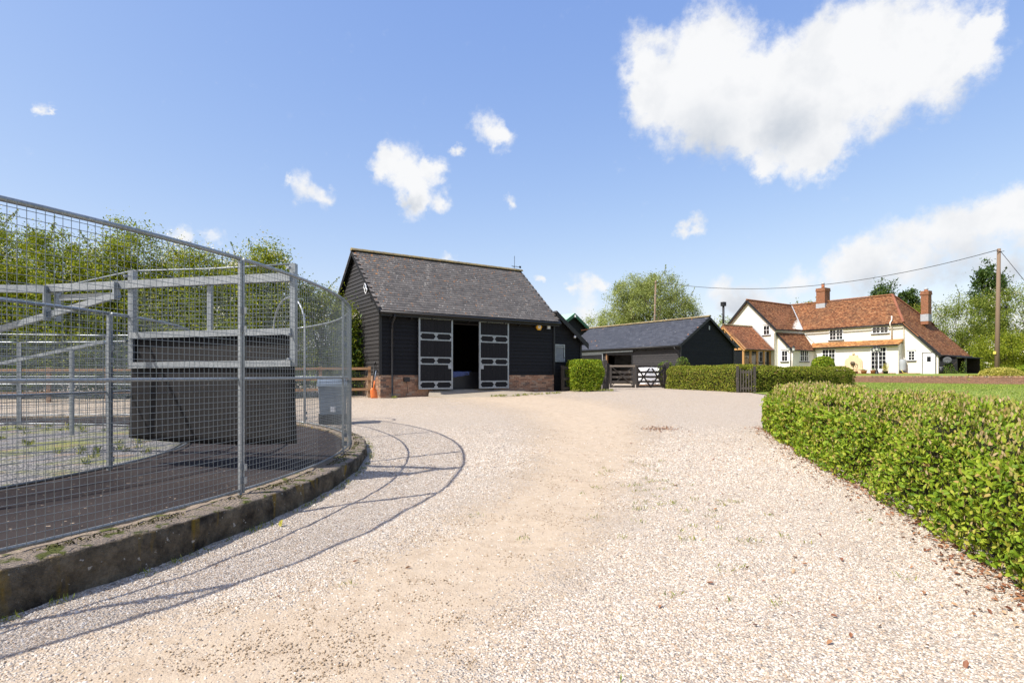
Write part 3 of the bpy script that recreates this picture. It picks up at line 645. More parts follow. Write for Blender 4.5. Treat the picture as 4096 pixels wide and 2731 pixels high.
def divider():
    o = Vector((WC[0], WC[1], -1.105)); root = thing('walker_rotating_arm', o, 0, 'galvanised rotating arm with hanging black rubber divider sheet inside the mesh ring', 'horse walker')
    Lp = Vector((-4.737, 7.10, 0)); Rp = Vector((-2.513, 6.55, 0)); dv = Rp - Lp
    def pt(s, z, out=0.0): p = Lp + dv * s; return p + Vector((dv.y, -dv.x, 0)).normalized() * out + Vector((0, 0, z)) - o
    def part(nm, a, b, w, h=None, mat='galvanised'): return MB().bar(a, b, w, h).build(nm, mat, root)
    part('frame_upright', pt(0, 0.08), pt(0, 1.30), .085, .06); part('frame_upright', pt(1, 0.10), pt(1, 1.28), .085, .06)
    part('frame_strut', pt(.5, .50), pt(.5, 1.10), .045)
    part('arm_beam', pt(1.0, 1.12, .05), pt(-.56, 1.12, .05), .06, .095)
    cen = Vector((0, 0, 1.1 + 1.105)); part('arm_beam', pt(-.50, 1.11, .0), cen, .06, .095)
    part('frame_rail', pt(0, .49, .04), pt(1, .50, .04), .05, .075); part('frame_rail', pt(0, .12, .04), pt(1, .135, .04), .05, .075)
    part('lower_brace', pt(-.06, 1.0, .06), pt(-1.15, .50, .06), .05, .075); part('stiffener', pt(-.12, 1.0, .0), pt(-.5, 1.0, .0), .05, .075)
    part('hanger', pt(-.55, 1.14, .09), pt(-.55, .70, .09), .11, .02); part('hanger', pt(-.06, 1.15, .1), pt(-.06, .93, .1), .11, .02)
    part('hanger', pt(-.55, 1.14, -.05), pt(-.55, .70, -.05), .09, .02)
    for s, z in ((-.55, 1.10), (-.55, .74), (-.06, 1.12), (-.06, .96), (.0, 1.22), (.0, .42), (1, 1.22), (1, .18), (1, .46)):
        p = pt(s, z, .115); q = pt(s, z, .07); MB().tube([q, p], .018, 6).build('bolt', 'galvanised', root)
    MB().tube([pt(-.42, 1.17), pt(0, 1.30), pt(.5, 1.275), pt(1, 1.28)], .009, 6).build('tie_rod', 'galvanised', root, True)
    part('far_brace', Vector((-8.55, 9.5, .19)) - o, Vector((-6.80, 9.5, .56)) - o, .04, .05); part('far_strut', Vector((-7.35, 9.5, .44)) - o, Vector((-7.35, 9.5, -1.0)) - o, .05, .05)
    V, F = wires(0, 0, 0, .50, 1.10, flat=((pt(0, 0).x, pt(0, 0).y), (pt(1, 0).x, pt(1, 0).y))); V[:, 2] += 1.105; bulk('wire_mesh', V, F, 'wire', root)
    # rubber sheet: hangs from the middle rail, belly towards the drive, lower corners kicked out
    nu, nv = 16, 14; vs, fs = [], []
    for j in range(nv + 1):
        for i in range(nu + 1):
            u, v = i / nu, j / nv; z = .47 - v * (1.25 + .035 * math.sin(u * 3)); ou = .01 + .10 * math.sin(v * 2.0) * math.sin(u * math.pi) ** .7 + .05 * v * v
            vs.append(pt(-.015 + u * (1.015 + .02 * v * v), z, -.03 + ou * .6))
    for j in range(nv):
        for i in range(nu): a = j * (nu + 1) + i; fs.append((a, a + 1, a + nu + 2, a + nu + 1))
    sh = MB().add(vs, fs).build('rubber_sheet', 'rubber_sheet', root, True); m = sh.modifiers.new('t', 'SOLIDIFY'); m.thickness = 0.012
    MB().lathe([(.42, 0), (.42, .05), (.2, .1), (.16, .3), (.15, 1.9), (.24, 2.0), (.24, 2.35), (.1, 2.45)], (0, 0, 0), 18).build('centre_column', 'galvanised', root, True)
divider()

# ------------------------------------------------------------------ builders for boarded barns
CAMP = Vector((0, 0, 0))
def boards(parent, mapf, z0, z1, pitch, lim, mat='black_board', name='weatherboard'):
    """overlapping weatherboards; lim(z) gives list of (a0,a1) spans; mapf(a, d, z) -> local point (d = outwards)"""
    z = z0; i = 0
    while z < z1 - 0.03:
        zt = min(z + pitch + 0.018, z1 + .01); sb, st = lim(z + .001), lim(min(zt, z1 - .001))
        for (a0, a1), (b0, b1) in zip(sb, st):
            if a1 - a0 < 0.03: continue
            j = random.uniform(-.003, .003); k = random.uniform(0, .005)
            MB().hexa([mapf(a0, .002, z), mapf(a1, .002, z), mapf(a1, .040 + k, z + j), mapf(a0, .040 + k, z - j),
                       mapf(b0, .002, zt), mapf(b1, .002, zt), mapf(b1, .011, zt), mapf(b0, .011, zt)]).build(name, mat, parent)
        z += pitch; i += 1
def slates(parent, o, ex, ey, en, L, S, w, g, mat, name='slate', th=0.011, most=300):
    o, ex, ey, en = Vector(o), Vector(ex), Vector(ey), Vector(en)
    ln = g * 1.55; tilt = th * 1.6 / ln
    base = [(-w/2+.003, 0, 0), (w/2-.003, 0, 0), (w/2-.003, ln, 0), (-w/2+.003, ln, 0), (-w/2+.003, 0, th), (w/2-.003, 0, th), (w/2-.003, ln, th), (-w/2+.003, ln, th)]
    quads = [(3,2,1,0),(4,5,6,7),(0,1,5,4),(1,2,6,5),(2,3,7,6),(3,0,4,7)]
    me = bpy.data.meshes.new(name); me.from_pydata(base, [], quads); me.materials.append(M(mat))
    pos = []; rows = int(S / g)
    for r in range(rows):
        off = (w / 2 if r % 2 else 0); n = int(L / w)
        for c in range(n + 1):
            x = c * w + off
            if x < w * .4 or x > L - w * .4: continue
            pos.append((x, r * g))
    root_w = parent.matrix_world
    p = parent; loc_m = Matrix.Identity(4)
    while p is not None: loc_m = p.matrix_basis @ loc_m; p = p.parent
    items = []
    for (x, y) in pos:
        tl = tilt + random.uniform(0, .012); rot = random.gauss(0, .008)
        fx = (ex * math.cos(rot) + ey * math.sin(rot)).normalized(); fy = (ey * math.cos(rot) - ex * math.sin(rot)).normalized()
        fy2 = (fy - en * tl).normalized(); fn = fx.cross(fy2).normalized()
        if fn.dot(en) < 0: fn = -fn
        q = o + ex * x + ey * (y - .02 + random.gauss(0, .003)) + en * (.004 + th * 1.7)
        m = Matrix(((fx.x, fy2.x, fn.x, q.x), (fx.y, fy2.y, fn.y, q.y), (fx.z, fy2.z, fn.z, q.z), (0, 0, 0, 1)))
        items.append(((loc_m @ q).length, m))
    items.sort(key=lambda t: t[0])
    for d_, m in items[:most]:
        ob = obj(name, me, None, parent); ob.matrix_basis = m
    rest = MB()
    for d_, m in items[most:]: rest.add([m @ Vector(b) for b in base], quads)
    if rest.v: rest.build('slates', mat, parent, fix=False)['kind'] = 'stuff'
def ridge_tiles(parent, a, b, n, r, mat, name='ridge_tile'):
    a, b = Vector(a), Vector(b); d = (b - a) / n
    for i in range(n):
        p, q = a + d * (i + .01), a + d * (i + .99); sd = d.normalized().cross(Vector((0, 0, 1))).normalized(); up = sd.cross(d.normalized()); mb = MB(); vs = []
        for pp, rr in ((p, r * 1.06), (q, r)):
            for t in np.linspace(0.15, math.pi - .15, 7): vs.append(pp + sd * math.cos(t) * rr + up * (math.sin(t) * rr - r * .55))
        fs = [(j, j + 1, 8 + j, 7 + j) for j in range(6)] + [tuple(range(6, -1, -1)), tuple(range(7, 14))]
        mb.add(vs, fs).build(name, mat, parent, fix=False)

# ------------------------------------------------------------------ the tall barn
B1 = (-4.77, 20.6, -0.83); B1R = math.atan2(.5626, .827)
def barn_one():
    root = thing('black_barn', B1, B1R, 'tall black weatherboarded barn with lichened slate roof, brick base and sliding doors', 'barn')
    L, Wd, EV, RZ, PT = 8.0, 5.4, 3.16, 5.72, .83
    O0, O1, OZ = 2.12, 4.88, 3.0           # doorway
    hy = Wd / 2
    w = MB(); T = .12
    w.box(.03, O0, .03, T, -.5, EV + .2); w.box(O1, L - .03, .03, T, -.5, EV + .2); w.box(O0, O1, .03, T, OZ, EV + .2)
    w.box(.03, L - .03, Wd - T, Wd - .03, -.5, EV + .2)
    for x0 in (.03, L - T):
        w.prism([(x0, .03, -.5), (x0, Wd - .03, -.5), (x0, Wd - .03, EV), (x0, hy, RZ - .12), (x0, .03, EV)], (T - .03, 0, 0))
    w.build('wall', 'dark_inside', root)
    MB().box(-.0, L, .1, Wd - .1, -.5, .26).build('floor', 'concrete', root)
    # boards
    front = lambda a, d, z: (a, -d + .03, z)
    boards(root, front, PT, EV - .02, .146, lambda z: [(.05, O0), (O1, L - .05)] if z < OZ else [(.05, L - .05)])
    def gl(z):
        if z <= EV: return [(.05, Wd - .05)]
        h = hy * (RZ - z) / (RZ - EV); return [(hy - h, hy + h)]
    boards(root, lambda a, d, z: (-d + .03, a, z), PT - .02, RZ - .1, .146, gl, 'sunlit_faded_board')
    boards(root, lambda a, d, z: (L + d - .03, a, z), PT, RZ - .1, .146, gl)
    for (x, y) in ((0, 0), (L, 0), (0, Wd)): MB().box(x - .045, x + .045, y - .045, y + .045, PT, EV - .03).build('corner_board', 'black_paint', root)
    # brick base, one brick at a time
    pl = MB().box(.012, O0, .012, .028, -.5, PT).box(O1, L - .012, .012, .028, -.5, PT).build('plinth', 'mortar', root)
    MB().box(.012, .028, .03, Wd, -.5, PT - .02).build('plinth', 'mortar', root)
    MB().box(L - .028, L - .012, .03, Wd, -.5, PT - .02).build('plinth', 'wall_brick', root)
    bm = bpy.data.meshes.new('brick'); m_ = MB().box(-.1075, .1075, -.004, .02, -.0325, .0325); bm.from_pydata(m_.v, [], m_.f); bm.materials.append(M('brick'))
    bh = bpy.data.meshes.new('brick'); m_ = MB().box(-.051, .051, -.004, .02, -.0325, .0325); bh.from_pydata(m_.v, [], m_.f); bh.materials.append(M('brick'))
    rest = MB()
    for c in range(13):
        z = PT - .04 - c * .075
        for (x0, x1) in ((0.0, O0), (O1, L)):
            x = x0 + (0 if c % 2 == 0 else -.1125)
            while x < x1 - .02:
                a0, a1 = max(x, x0), min(x + .215, x1)
                if a1 - a0 > .06:
                    hid = (1.56 < a0 and a1 < 2.9 and z > .32) or (4.1 < a0 and a1 < 5.4 and z > .32) or z < -.06
                    if not hid:
                        full = a1 - a0 > .16
                        ob = obj('brick', bm if full else bh, None, pl); ob.location = ((a0 + a1) / 2, 0 + random.gauss(0, .0015), z)
                        ob.scale = ((a1 - a0) / (.215 if full else .102), 1, 1)
                x += .225
        y = 0.0 + (0 if c % 2 else .1125)
        while y < Wd - .2:
            if y < .72 and z > -.06:
                ob = obj('brick', bm, None, pl); ob.location = (0, y + .1075, z); ob.rotation_euler = (0, 0, -math.pi / 2)
            else: rest.box(-.004 + .004, .02, y, y + .215, z - .0325, z + .0325)
            y += .225
    rest.build('bricks', 'brick', pl)['kind'] = 'stuff'
    # roof
    ey = Vector((0, hy + .3, RZ + .08 - EV)).normalized(); S = math.hypot(hy + .3, RZ + .08 - EV); en = Vector((0, -ey.z, ey.y))
    rf = MB()
    for sgn in (1, -1):
        def mp(x, y, z): return (x, y if sgn > 0 else Wd - y, z)
        e0 = (-.3, EV); e1 = (hy, RZ + .08)
        rf.hexa([mp(-.14, e0[0], e0[1] - .06), mp(L + .14, e0[0], e0[1] - .06), mp(L + .14, e1[0], e1[1] - .06), mp(-.14, e1[0], e1[1] - .06),
                 mp(-.14, e0[0], e0[1]), mp(L + .14, e0[0], e0[1]), mp(L + .14, e1[0], e1[1]), mp(-.14, e1[0], e1[1])])
    rp = rf.build('roof', 'black_paint', root)
    slates(rp, (-.17, -.3, EV), (1, 0, 0), ey, en, L + .34, S - .02, .26, .157, 'lichened_slate')
    bk = MB(); ey2 = Vector((0, -ey.y, ey.z)); en2 = Vector((0, ey.z, ey.y))
    bk.hexa([Vector((-.17, Wd + .3, EV)) + en2 * .002, Vector((L + .17, Wd + .3, EV)) + en2 * .002, Vector((L + .17, hy, RZ + .08)) + en2 * .002, Vector((-.17, hy, RZ + .08)) + en2 * .002,
             Vector((-.17, Wd + .3, EV)) + en2 * .03, Vector((L + .17, Wd + .3, EV)) + en2 * .03, Vector((L + .17, hy, RZ + .08)) + en2 * .03, Vector((-.17, hy, RZ + .08)) + en2 * .03])
    bk.build('back_slates', 'lichened_slate', rp)
    ridge_tiles(rp, (-.18, hy, RZ + .14), (L + .18, hy, RZ + .14), 19, .12, 'ridge_tile')
    for x in (-.16, L + .13):
        for sgn in (1, -1):
            y0, y1 = (-.3, hy) if sgn > 0 else (Wd + .3, hy)
            MB().hexa([(x, y0, EV - .16), (x + .03, y0, EV - .16), (x + .03, y1, RZ - .10), (x, y1, RZ - .10), (x, y0, EV + .0), (x + .03, y0, EV), (x + .03, y1, RZ + .075), (x, y1, RZ + .075)]).build('barge_board', 'black_board', root)
    MB().box(-.1, L + .1, -.27, -.245, EV - .2, EV - .02).build('fascia', 'black_paint', root)
    g = MB(); g.tube([(-.12, -.335, EV - .07), (L + .12, -.335, EV - .085)], .055, 10); g.build('gutter', 'black_plastic', root, True)
    for i in range(10): MB().bar((.35 + i * .82, -.02, EV - .25), (.35 + i * .82, -.24, EV - .12), .06, .07).build('rafter_foot', 'black_paint', root)
    MB().tube([(.42, -.335, EV - .1), (.42, -.32, EV - .25), (.42, -.10, EV - .45), (.42, -.095, -.02), (.42, -.16, -.1)], .037, 10).build('drain_pipe', 'black_plastic', root, True)
    for z in (.9, 1.9, 2.6): MB().lathe([(.047, -.02), (.047, .02)], (.42, -.095, z), 10).build('pipe_bracket', 'black_plastic', root)
    # sliding doors
    MB().box(1.33, 6.75, -.20, -.13, 3.03, 3.11).build('door_track', 'old_gate_wood', root)
    for i in range(9):
        x = 1.6 + i * .62; MB().box(x, x + .05, -.21, -.02, 3.0, 3.14).build('track_bracket', 'black_paint', root)
    for dn, (d0, d1, lockr) in enumerate(((1.444, 2.885, True), (4.08, 5.51, False))):
        zb, zt = .29, 3.02; wd = d1 - d0; yd = -.13; fr = .062
        f = MB()
        f.box(d0, d0 + fr, yd - .03, yd + .03, zb, zt); f.box(d1 - fr, d1, yd - .03, yd + .03, zb, zt)
        def hr(zc, h=.05): f.box(d0 + fr - .002, d1 - fr + .002, yd - .028, yd + .028, zc - h / 2, zc + h / 2)
        hr(zt - .035, .07); hr(zb + .03, .06)
        pairs = ((zt - .595, zt - .855), (zt - 1.525, zt - 1.77), (zt - 2.44, zb + .03))
        for (a, b) in pairs:
            hr(a); 
            if b > zb + .05: hr(b)
            mid = (d0 + d1) / 2
            for (xa, xb) in ((d0 + fr, mid - .02), (mid + .02, d1 - fr)):
                for (cx, sx) in ((xa, 1), (xb, -1)):
                    for (cz, sz) in ((a - .024, -1), (b + .024, 1)):
                        f.prism([(cx, yd - .026, cz), (cx + sx * .085, yd - .026, cz), (cx + sx * .05, yd - .026, cz + sz * .03), (cx + sx * .05, yd - .026, cz + sz * .055), (cx + sx * .012, yd - .026, cz + sz * .082), (cx, yd - .026, cz + sz * .082)], (0, .04, 0))
            f.box(mid - .021, mid + .021, yd - .024, yd + .014, b + .02, a - .02)
        lx = (d1 - fr - .14) if lockr else d0 + fr; zl = zt - 1.79
        f.box(lx, lx + .14, yd - .033, yd + .02, zl - .16, zl)
        door = f.build('sliding_door', 'galvanised', root)
        pm = bpy.data.meshes.new('plank'); pw = (wd - 2 * fr) / 9
        q = MB().box(-pw / 2 + .0025, pw / 2 - .0025, -.012, .012, 0, zt - zb - .08); pm.from_pydata(q.v, [], q.f); pm.materials.append(M('black_board'))
        for i in range(9): ob = obj('plank', pm, None, door); ob.location = (d0 + fr + pw * (i + .5), yd + .002, zb + .03)
        MB().box(lx + .03, lx + .11, yd - .038, yd - .03, zl - .13, zl - .03).build('lock_plate', 'lead', door)
    MB().box(O0 - .06, O1 + .06, .0, .11, OZ, OZ + .09).build('door_lintel', 'black_paint', root)
    # lean-to on the right end
    return root
barn_one()

def b1(x, y, z):            # barn-local to world
    c, s = math.cos(B1R), math.sin(B1R); return Vector((B1[0] + c * x - s * y, B1[1] + s * x + c * y, B1[2] + z))
def lean_to():
    root = thing('lean_to_shed', b1(8.12, .12, 0), B1R, 'low black boarded lean-to with galvanised barred window against the barn end', 'shed')
    Ln, D, H0, H1 = 1.55, 4.6, 3.62, 2.42
    w = MB(); w.prism([(0, .03, -.4), (Ln, .03, -.4), (Ln, .03, H1 - .05), (0, .03, H0 - .05)], (0, .1, 0)); w.prism([(0, D, -.4), (Ln, D, -.4), (Ln, D, H1 - .05), (0, D, H0 - .05)], (0, -.1, 0))
    w.box(Ln - .1, Ln, .05, D - .02, -.4, H1 - .05); w.build('wall', 'dark_inside', root)
    sl = (H0 - H1) / Ln
    def lim(z):
        x1 = Ln - .05 if z < H1 - .06 else Ln - .05 - (z - H1 + .06) / sl
        if 1.40 < z < 2.22: return [(.58, x1)]
        return [(.02, x1)]
    boards(root, lambda a, d, z: (a, -d + .03, z), .05, H0 - .1, .146, lim)
    MB().box(Ln - .07, Ln + .03, -.045, .05, .0, H1 - .07).build('corner_board', 'black_paint', root)
    MB().hexa([(-.02, -.22, H0 - .02), (Ln + .25, -.22, H1 - .2), (Ln + .25, D + .2, H1 - .2), (-.02, D + .2, H0 - .02), (-.02, -.22, H0 + .05), (Ln + .25, -.22, H1 - .13), (Ln + .25, D + .2, H1 - .13), (-.02, D + .2, H0 + .05)]).build('roof', 'blue_slate', root)
    MB().hexa([(-.02, -.25, H0 - .20), (Ln + .27, -.25, H1 - .40), (Ln + .27, -.22, H1 - .40), (-.02, -.22, H0 - .20), (-.02, -.25, H0 + .03), (Ln + .27, -.25, H1 - .15), (Ln + .27, -.22, H1 - .15), (-.02, -.22, H0 + .03)]).build('barge_board', 'black_paint', root)
    f = MB(); x0, x1, z0, z1, y = .0, .56, 1.42, 2.20, -.035
    f.box(x0, x1, y - .03, y + .03, z0, z0 + .05); f.box(x0, x1, y - .03, y + .03, z1 - .05, z1); f.box(x1 - .05, x1, y - .03, y + .03, z0 + .05, z1 - .05); f.box(x0, x0 + .03, y - .03, y + .03, z0 + .05, z1 - .05)
    f.box(x0 + .03, x1 - .08, y - .04, y + .02, z1 - .12, z1 - .08); f.box(x0 + .03, x1 - .08, y - .04, y + .02, z0 + .08, z0 + .12)
    fr = f.build('barred_window', 'galvanised', root)
    for i in range(8): MB().tube([(.06 + i * .055, y - .01, z0 + .1), (.06 + i * .055, y - .01, z1 - .1)], .011, 6).build('bar', 'galvanised', fr)
    MB().box(x0, x1, .005, .02, z0, z1).build('backing_panel', 'grey_plastic', fr)
    for z in (z0 + .18, z1 - .18): MB().box(x1 - .02, x1 + .05, y - .05, y - .02, z - .02, z + .02).build('hinge', 'black_paint', fr)
lean_to()

# ------------------------------------------------------------------ the long stable
B2 = (11.26, 38.0, -0.70); B2R = math.atan2(.5626, .827)
def barn_two():
    root = thing('black_stable', B2, B2R, 'long low black boarded stable with blue slate roof behind the five-bar gates', 'stable')
    Wd, L, EV, RZ = 5.8, 12.0, 2.72, 4.68; hx = Wd / 2; T = .12
    O0, O1, OZ = 4.4, 7.05, 2.32
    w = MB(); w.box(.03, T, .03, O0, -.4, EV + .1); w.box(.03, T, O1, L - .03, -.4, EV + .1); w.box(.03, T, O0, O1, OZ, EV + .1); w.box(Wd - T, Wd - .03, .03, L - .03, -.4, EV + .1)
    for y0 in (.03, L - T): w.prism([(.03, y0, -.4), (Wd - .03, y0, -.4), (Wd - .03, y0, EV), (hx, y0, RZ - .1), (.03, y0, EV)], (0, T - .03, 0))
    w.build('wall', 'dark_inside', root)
    MB().box(.05, Wd - .05, .05, L - .05, -.4, .03).build('floor', 'concrete', root)
    lm = lambda z: [(.05, O0), (O1, L - .05)] if z < OZ else [(.05, L - .05)]
    boards(root, lambda a, d, z: (-d + .03, a, z), .1, EV - .02, .148, lm, 'sunlit_faded_board')
    def gl(z):
        if z <= EV: return [(.05, Wd - .05)]
        h = hx * (RZ - z) / (RZ - EV); return [(hx - h, hx + h)]
    boards(root, lambda a, d, z: (a, -d + .03, z), .1, RZ - .08, .148, gl)
    for (x, y) in ((0, 0), (Wd, 0)): MB().box(x - .05, x + .05, y - .05, y + .05, .0, EV - .05).build('corner_board', 'black_paint', root)
    e0, e1 = -.28, RZ + .07; ez = EV - .02
    S = math.hypot(hx - e0, e1 - ez); es = Vector((hx - e0, 0, e1 - ez)).normalized(); en = Vector((-es.z, 0, es.x))
    rf = MB()
    for sgn in (1, -1):
        mp = (lambda x, y, z: (x, y, z)) if sgn > 0 else (lambda x, y, z: (Wd - x, y, z))
        rf.hexa([mp(e0, -.16, ez - .06), mp(hx, -.16, e1 - .06), mp(hx, L + .16, e1 - .06), mp(e0, L + .16, ez - .06), mp(e0, -.16, ez), mp(hx, -.16, e1), mp(hx, L + .16, e1), mp(e0, L + .16, ez)])
    rp = rf.build('roof', 'black_paint', root)
    slates(rp, (e0, -.18, ez), (0, 1, 0), es, en, L + .36, S - .02, .32, .2, 'blue_slate')
    ridge_tiles(rp, (hx, -.19, e1 + .06), (hx, L + .19, e1 + .06), 27, .12, 'ridge_tile')
    for sgn in (1, -1):
        x0 = e0 if sgn > 0 else Wd - e0
        MB().hexa([(x0, -.19, ez - .17), (x0, -.16, ez - .17), (hx, -.16, RZ - .13), (hx, -.19, RZ - .13), (x0, -.19, ez), (x0, -.16, ez), (hx, -.16, RZ + .065), (hx, -.19, RZ + .065)]).build('barge_board', 'black_paint', root)
    MB().box(-.26, -.235, -.1, L + .1, EV - .2, EV - .05).build('fascia', 'black_paint', root)
    MB().tube([(-.33, -.15, EV - .08), (-.33, L + .1, EV - .08)], .055, 8).build('gutter', 'black_plastic', root, True)
    MB().tube([(-.33, .3, EV - .1), (-.3, .2, EV - .3), (-.08, .06, EV - .45), (-.08, .06, 0)], .04, 8).build('drain_pipe', 'black_plastic', root, True)
    for i in range(14): MB().bar((-.02, .5 + i * .85, EV - .25), (-.23, .5 + i * .85, EV - .12), .06, .07).build('rafter_foot', 'black_paint', root)
    MB().box(-.16, -.10, 4.2, 10.2, 2.40, 2.50).build('door_track', 'galvanised', root)
    f = MB(); y0, y1, z0, z1, x = 7.35, 10.0, .1, 2.38, -.1
    f.box(x - .03, x + .03, y0, y0 + .08, z0, z1); f.box(x - .03, x + .03, y1 - .08, y1, z0, z1)
    for z in (z0 + .04, z1 - .04, 1.15, 1.4): f.box(x - .028, x + .028, y0 + .08, y1 - .08, z - .04, z + .04)
    d = f.build('sliding_door', 'galvanised', root); pm = bpy.data.meshes.new('plank'); pw = (y1 - y0 - .16) / 16
    q = MB().box(-.012, .012, -pw / 2 + .003, pw / 2 - .003, 0, z1 - z0 - .1); pm.from_pydata(q.v, [], q.f); pm.materials.append(M('black_board'))
    for i in range(16): ob = obj('plank', pm, None, d); ob.location = (x, y0 + .08 + pw * (i + .5), z0 + .05)
    # stall front inside the doorway
    st = MB(); st.box(1.9, 1.98, 4.6, 8.5, .0, 1.15); st.box(1.9, 1.98, 4.6, 8.5, 2.2, 2.3); st.box(1.88, 2.0, 5.3, 5.42, 0, 2.4); stall = st.build('stall_front', 'weathered_dark_wood', root)
    for i in range(24): MB().tube([(1.94, 5.6 + i * .11, 1.15), (1.94, 5.6 + i * .11, 2.2)], .014, 6).build('bar', 'galvanised', stall)
    for y in (O0 - .02, O1 + .02): MB().box(-.02, .13, y - .05, y + .05, 0, OZ).build('door_post', 'fence_wood' if y > 6 else 'black_paint', root)
    MB().box(2.95, 3.05, -.05, -.01, 3.86, 4.12).build('vent', 'lead', root)
barn_two()

def green_shed():
    root = thing('green_roofed_shed', (5.5, 52.0, -.6), B1R + .12, 'black shed with green metal roof behind the lean-to', 'shed')
    Wd, L, EV, RZ = 6.0, 8.0, 4.3, 6.1; h = Wd / 2
    MB().prism([(-h, 0, -.3), (h, 0, -.3), (h, 0, EV), (0, 0, RZ), (-h, 0, EV)], (0, L, 0)).build('wall', 'black_board', root)
    for s in (-1, 1):
        MB().hexa([(s * (h + .3), -.3, EV - .12), (0, -.3, RZ + .06), (0, L + .2, RZ + .06), (s * (h + .3), L + .2, EV - .12), (s * (h + .3), -.3, EV - .06), (0, -.3, RZ + .12), (0, L + .2, RZ + .12), (s * (h + .3), L + .2, EV - .06)]).build('roof_sheet', 'green_roof', root)
        MB().hexa([(s * (h + .32), -.36, EV - .38), (s * .0, -.36, RZ - .18), (0, -.30, RZ - .18), (s * (h + .32), -.30, EV - .38), (s * (h + .32), -.36, EV - .07), (0, -.36, RZ + .13), (0, -.30, RZ + .13), (s * (h + .32), -.30, EV - .07)]).build('barge_flashing', 'green_sheet', root)
    MB().box(-.06, .06, -.45, -.36, RZ - .25, RZ - .05).build('floodlight', 'white_paint', root)
    MB().bar((1.1, -.1, RZ - 1.35), (1.8, -.35, RZ - 1.25), .08).build('bracket', 'terracotta', root)
green_shed()
# ------------------------------------------------------------------ the white farmhouse
HP = (35.8, 52.0, 0.13); HR = math.atan2(.507, .862)
def tiles(parent, bl, br, tl, tr, mat, gauge=.105, tw=.17, name='tiles', th=.03):
    """courses of small clay tiles on the quad bottom-left, bottom-right, top-left, top-right"""
    bl, br, tl, tr = map(Vector, (bl, br, tl, tr)); n = max(1, int(((tl + tr) / 2 - (bl + br) / 2).length / gauge))
    nrm = (br - bl).cross((tl + tr) / 2 - (bl + br) / 2).normalized()
    if nrm.z < 0: nrm = -nrm
    V, F = [], []; cnt = 0
    MBs = MB().hexa([bl - nrm * .10, br - nrm * .10, tr - nrm * .10, tl - nrm * .10, bl, br, tr, tl] if (tr - tl).length > .01 else [bl - nrm * .10, br - nrm * .10, tr - nrm * .10, tl - nrm * .10 + (bl - br) * .001, bl, br, tr, tl + (bl - br) * .001])
    deck = MBs.build('roof', mat, parent)
    for i in range(n):
        a0, a1 = bl.lerp(tl, i / n), br.lerp(tr, i / n); b0, b1 = bl.lerp(tl, min(1, (i + 1.12) / n)), br.lerp(tr, min(1, (i + 1.12) / n)); ln = (a1 - a0).length
        m = max(1, int(ln / tw)); off = .5 * (i % 2) / m
        ed = [0] + [x for x in (np.arange(m) / m + off) if .01 < x < .99] + [1]
        for u0, u1 in zip(ed[:-1], ed[1:]):
            h = th * random.uniform(.55, 1.25); h2 = h * random.uniform(.75, 1.2); g = .02 * (u1 - u0)
            p0, p1 = a0.lerp(a1, u0 + g), a0.lerp(a1, u1 - g); q0, q1 = b0.lerp(b1, u0 + g), b0.lerp(b1, u1 - g)
            V += [p0 + nrm * .002, p1 + nrm * .002, p0 + nrm * h, p1 + nrm * h2, q0 + nrm * .006, q1 + nrm * .006]; F += [(cnt, cnt + 1, cnt + 3, cnt + 2), (cnt + 2, cnt + 3, cnt + 5, cnt + 4)]; cnt += 6
    o = MB().add(V, F).build(name, mat, deck, fix=False); o['kind'] = 'stuff'
    return deck
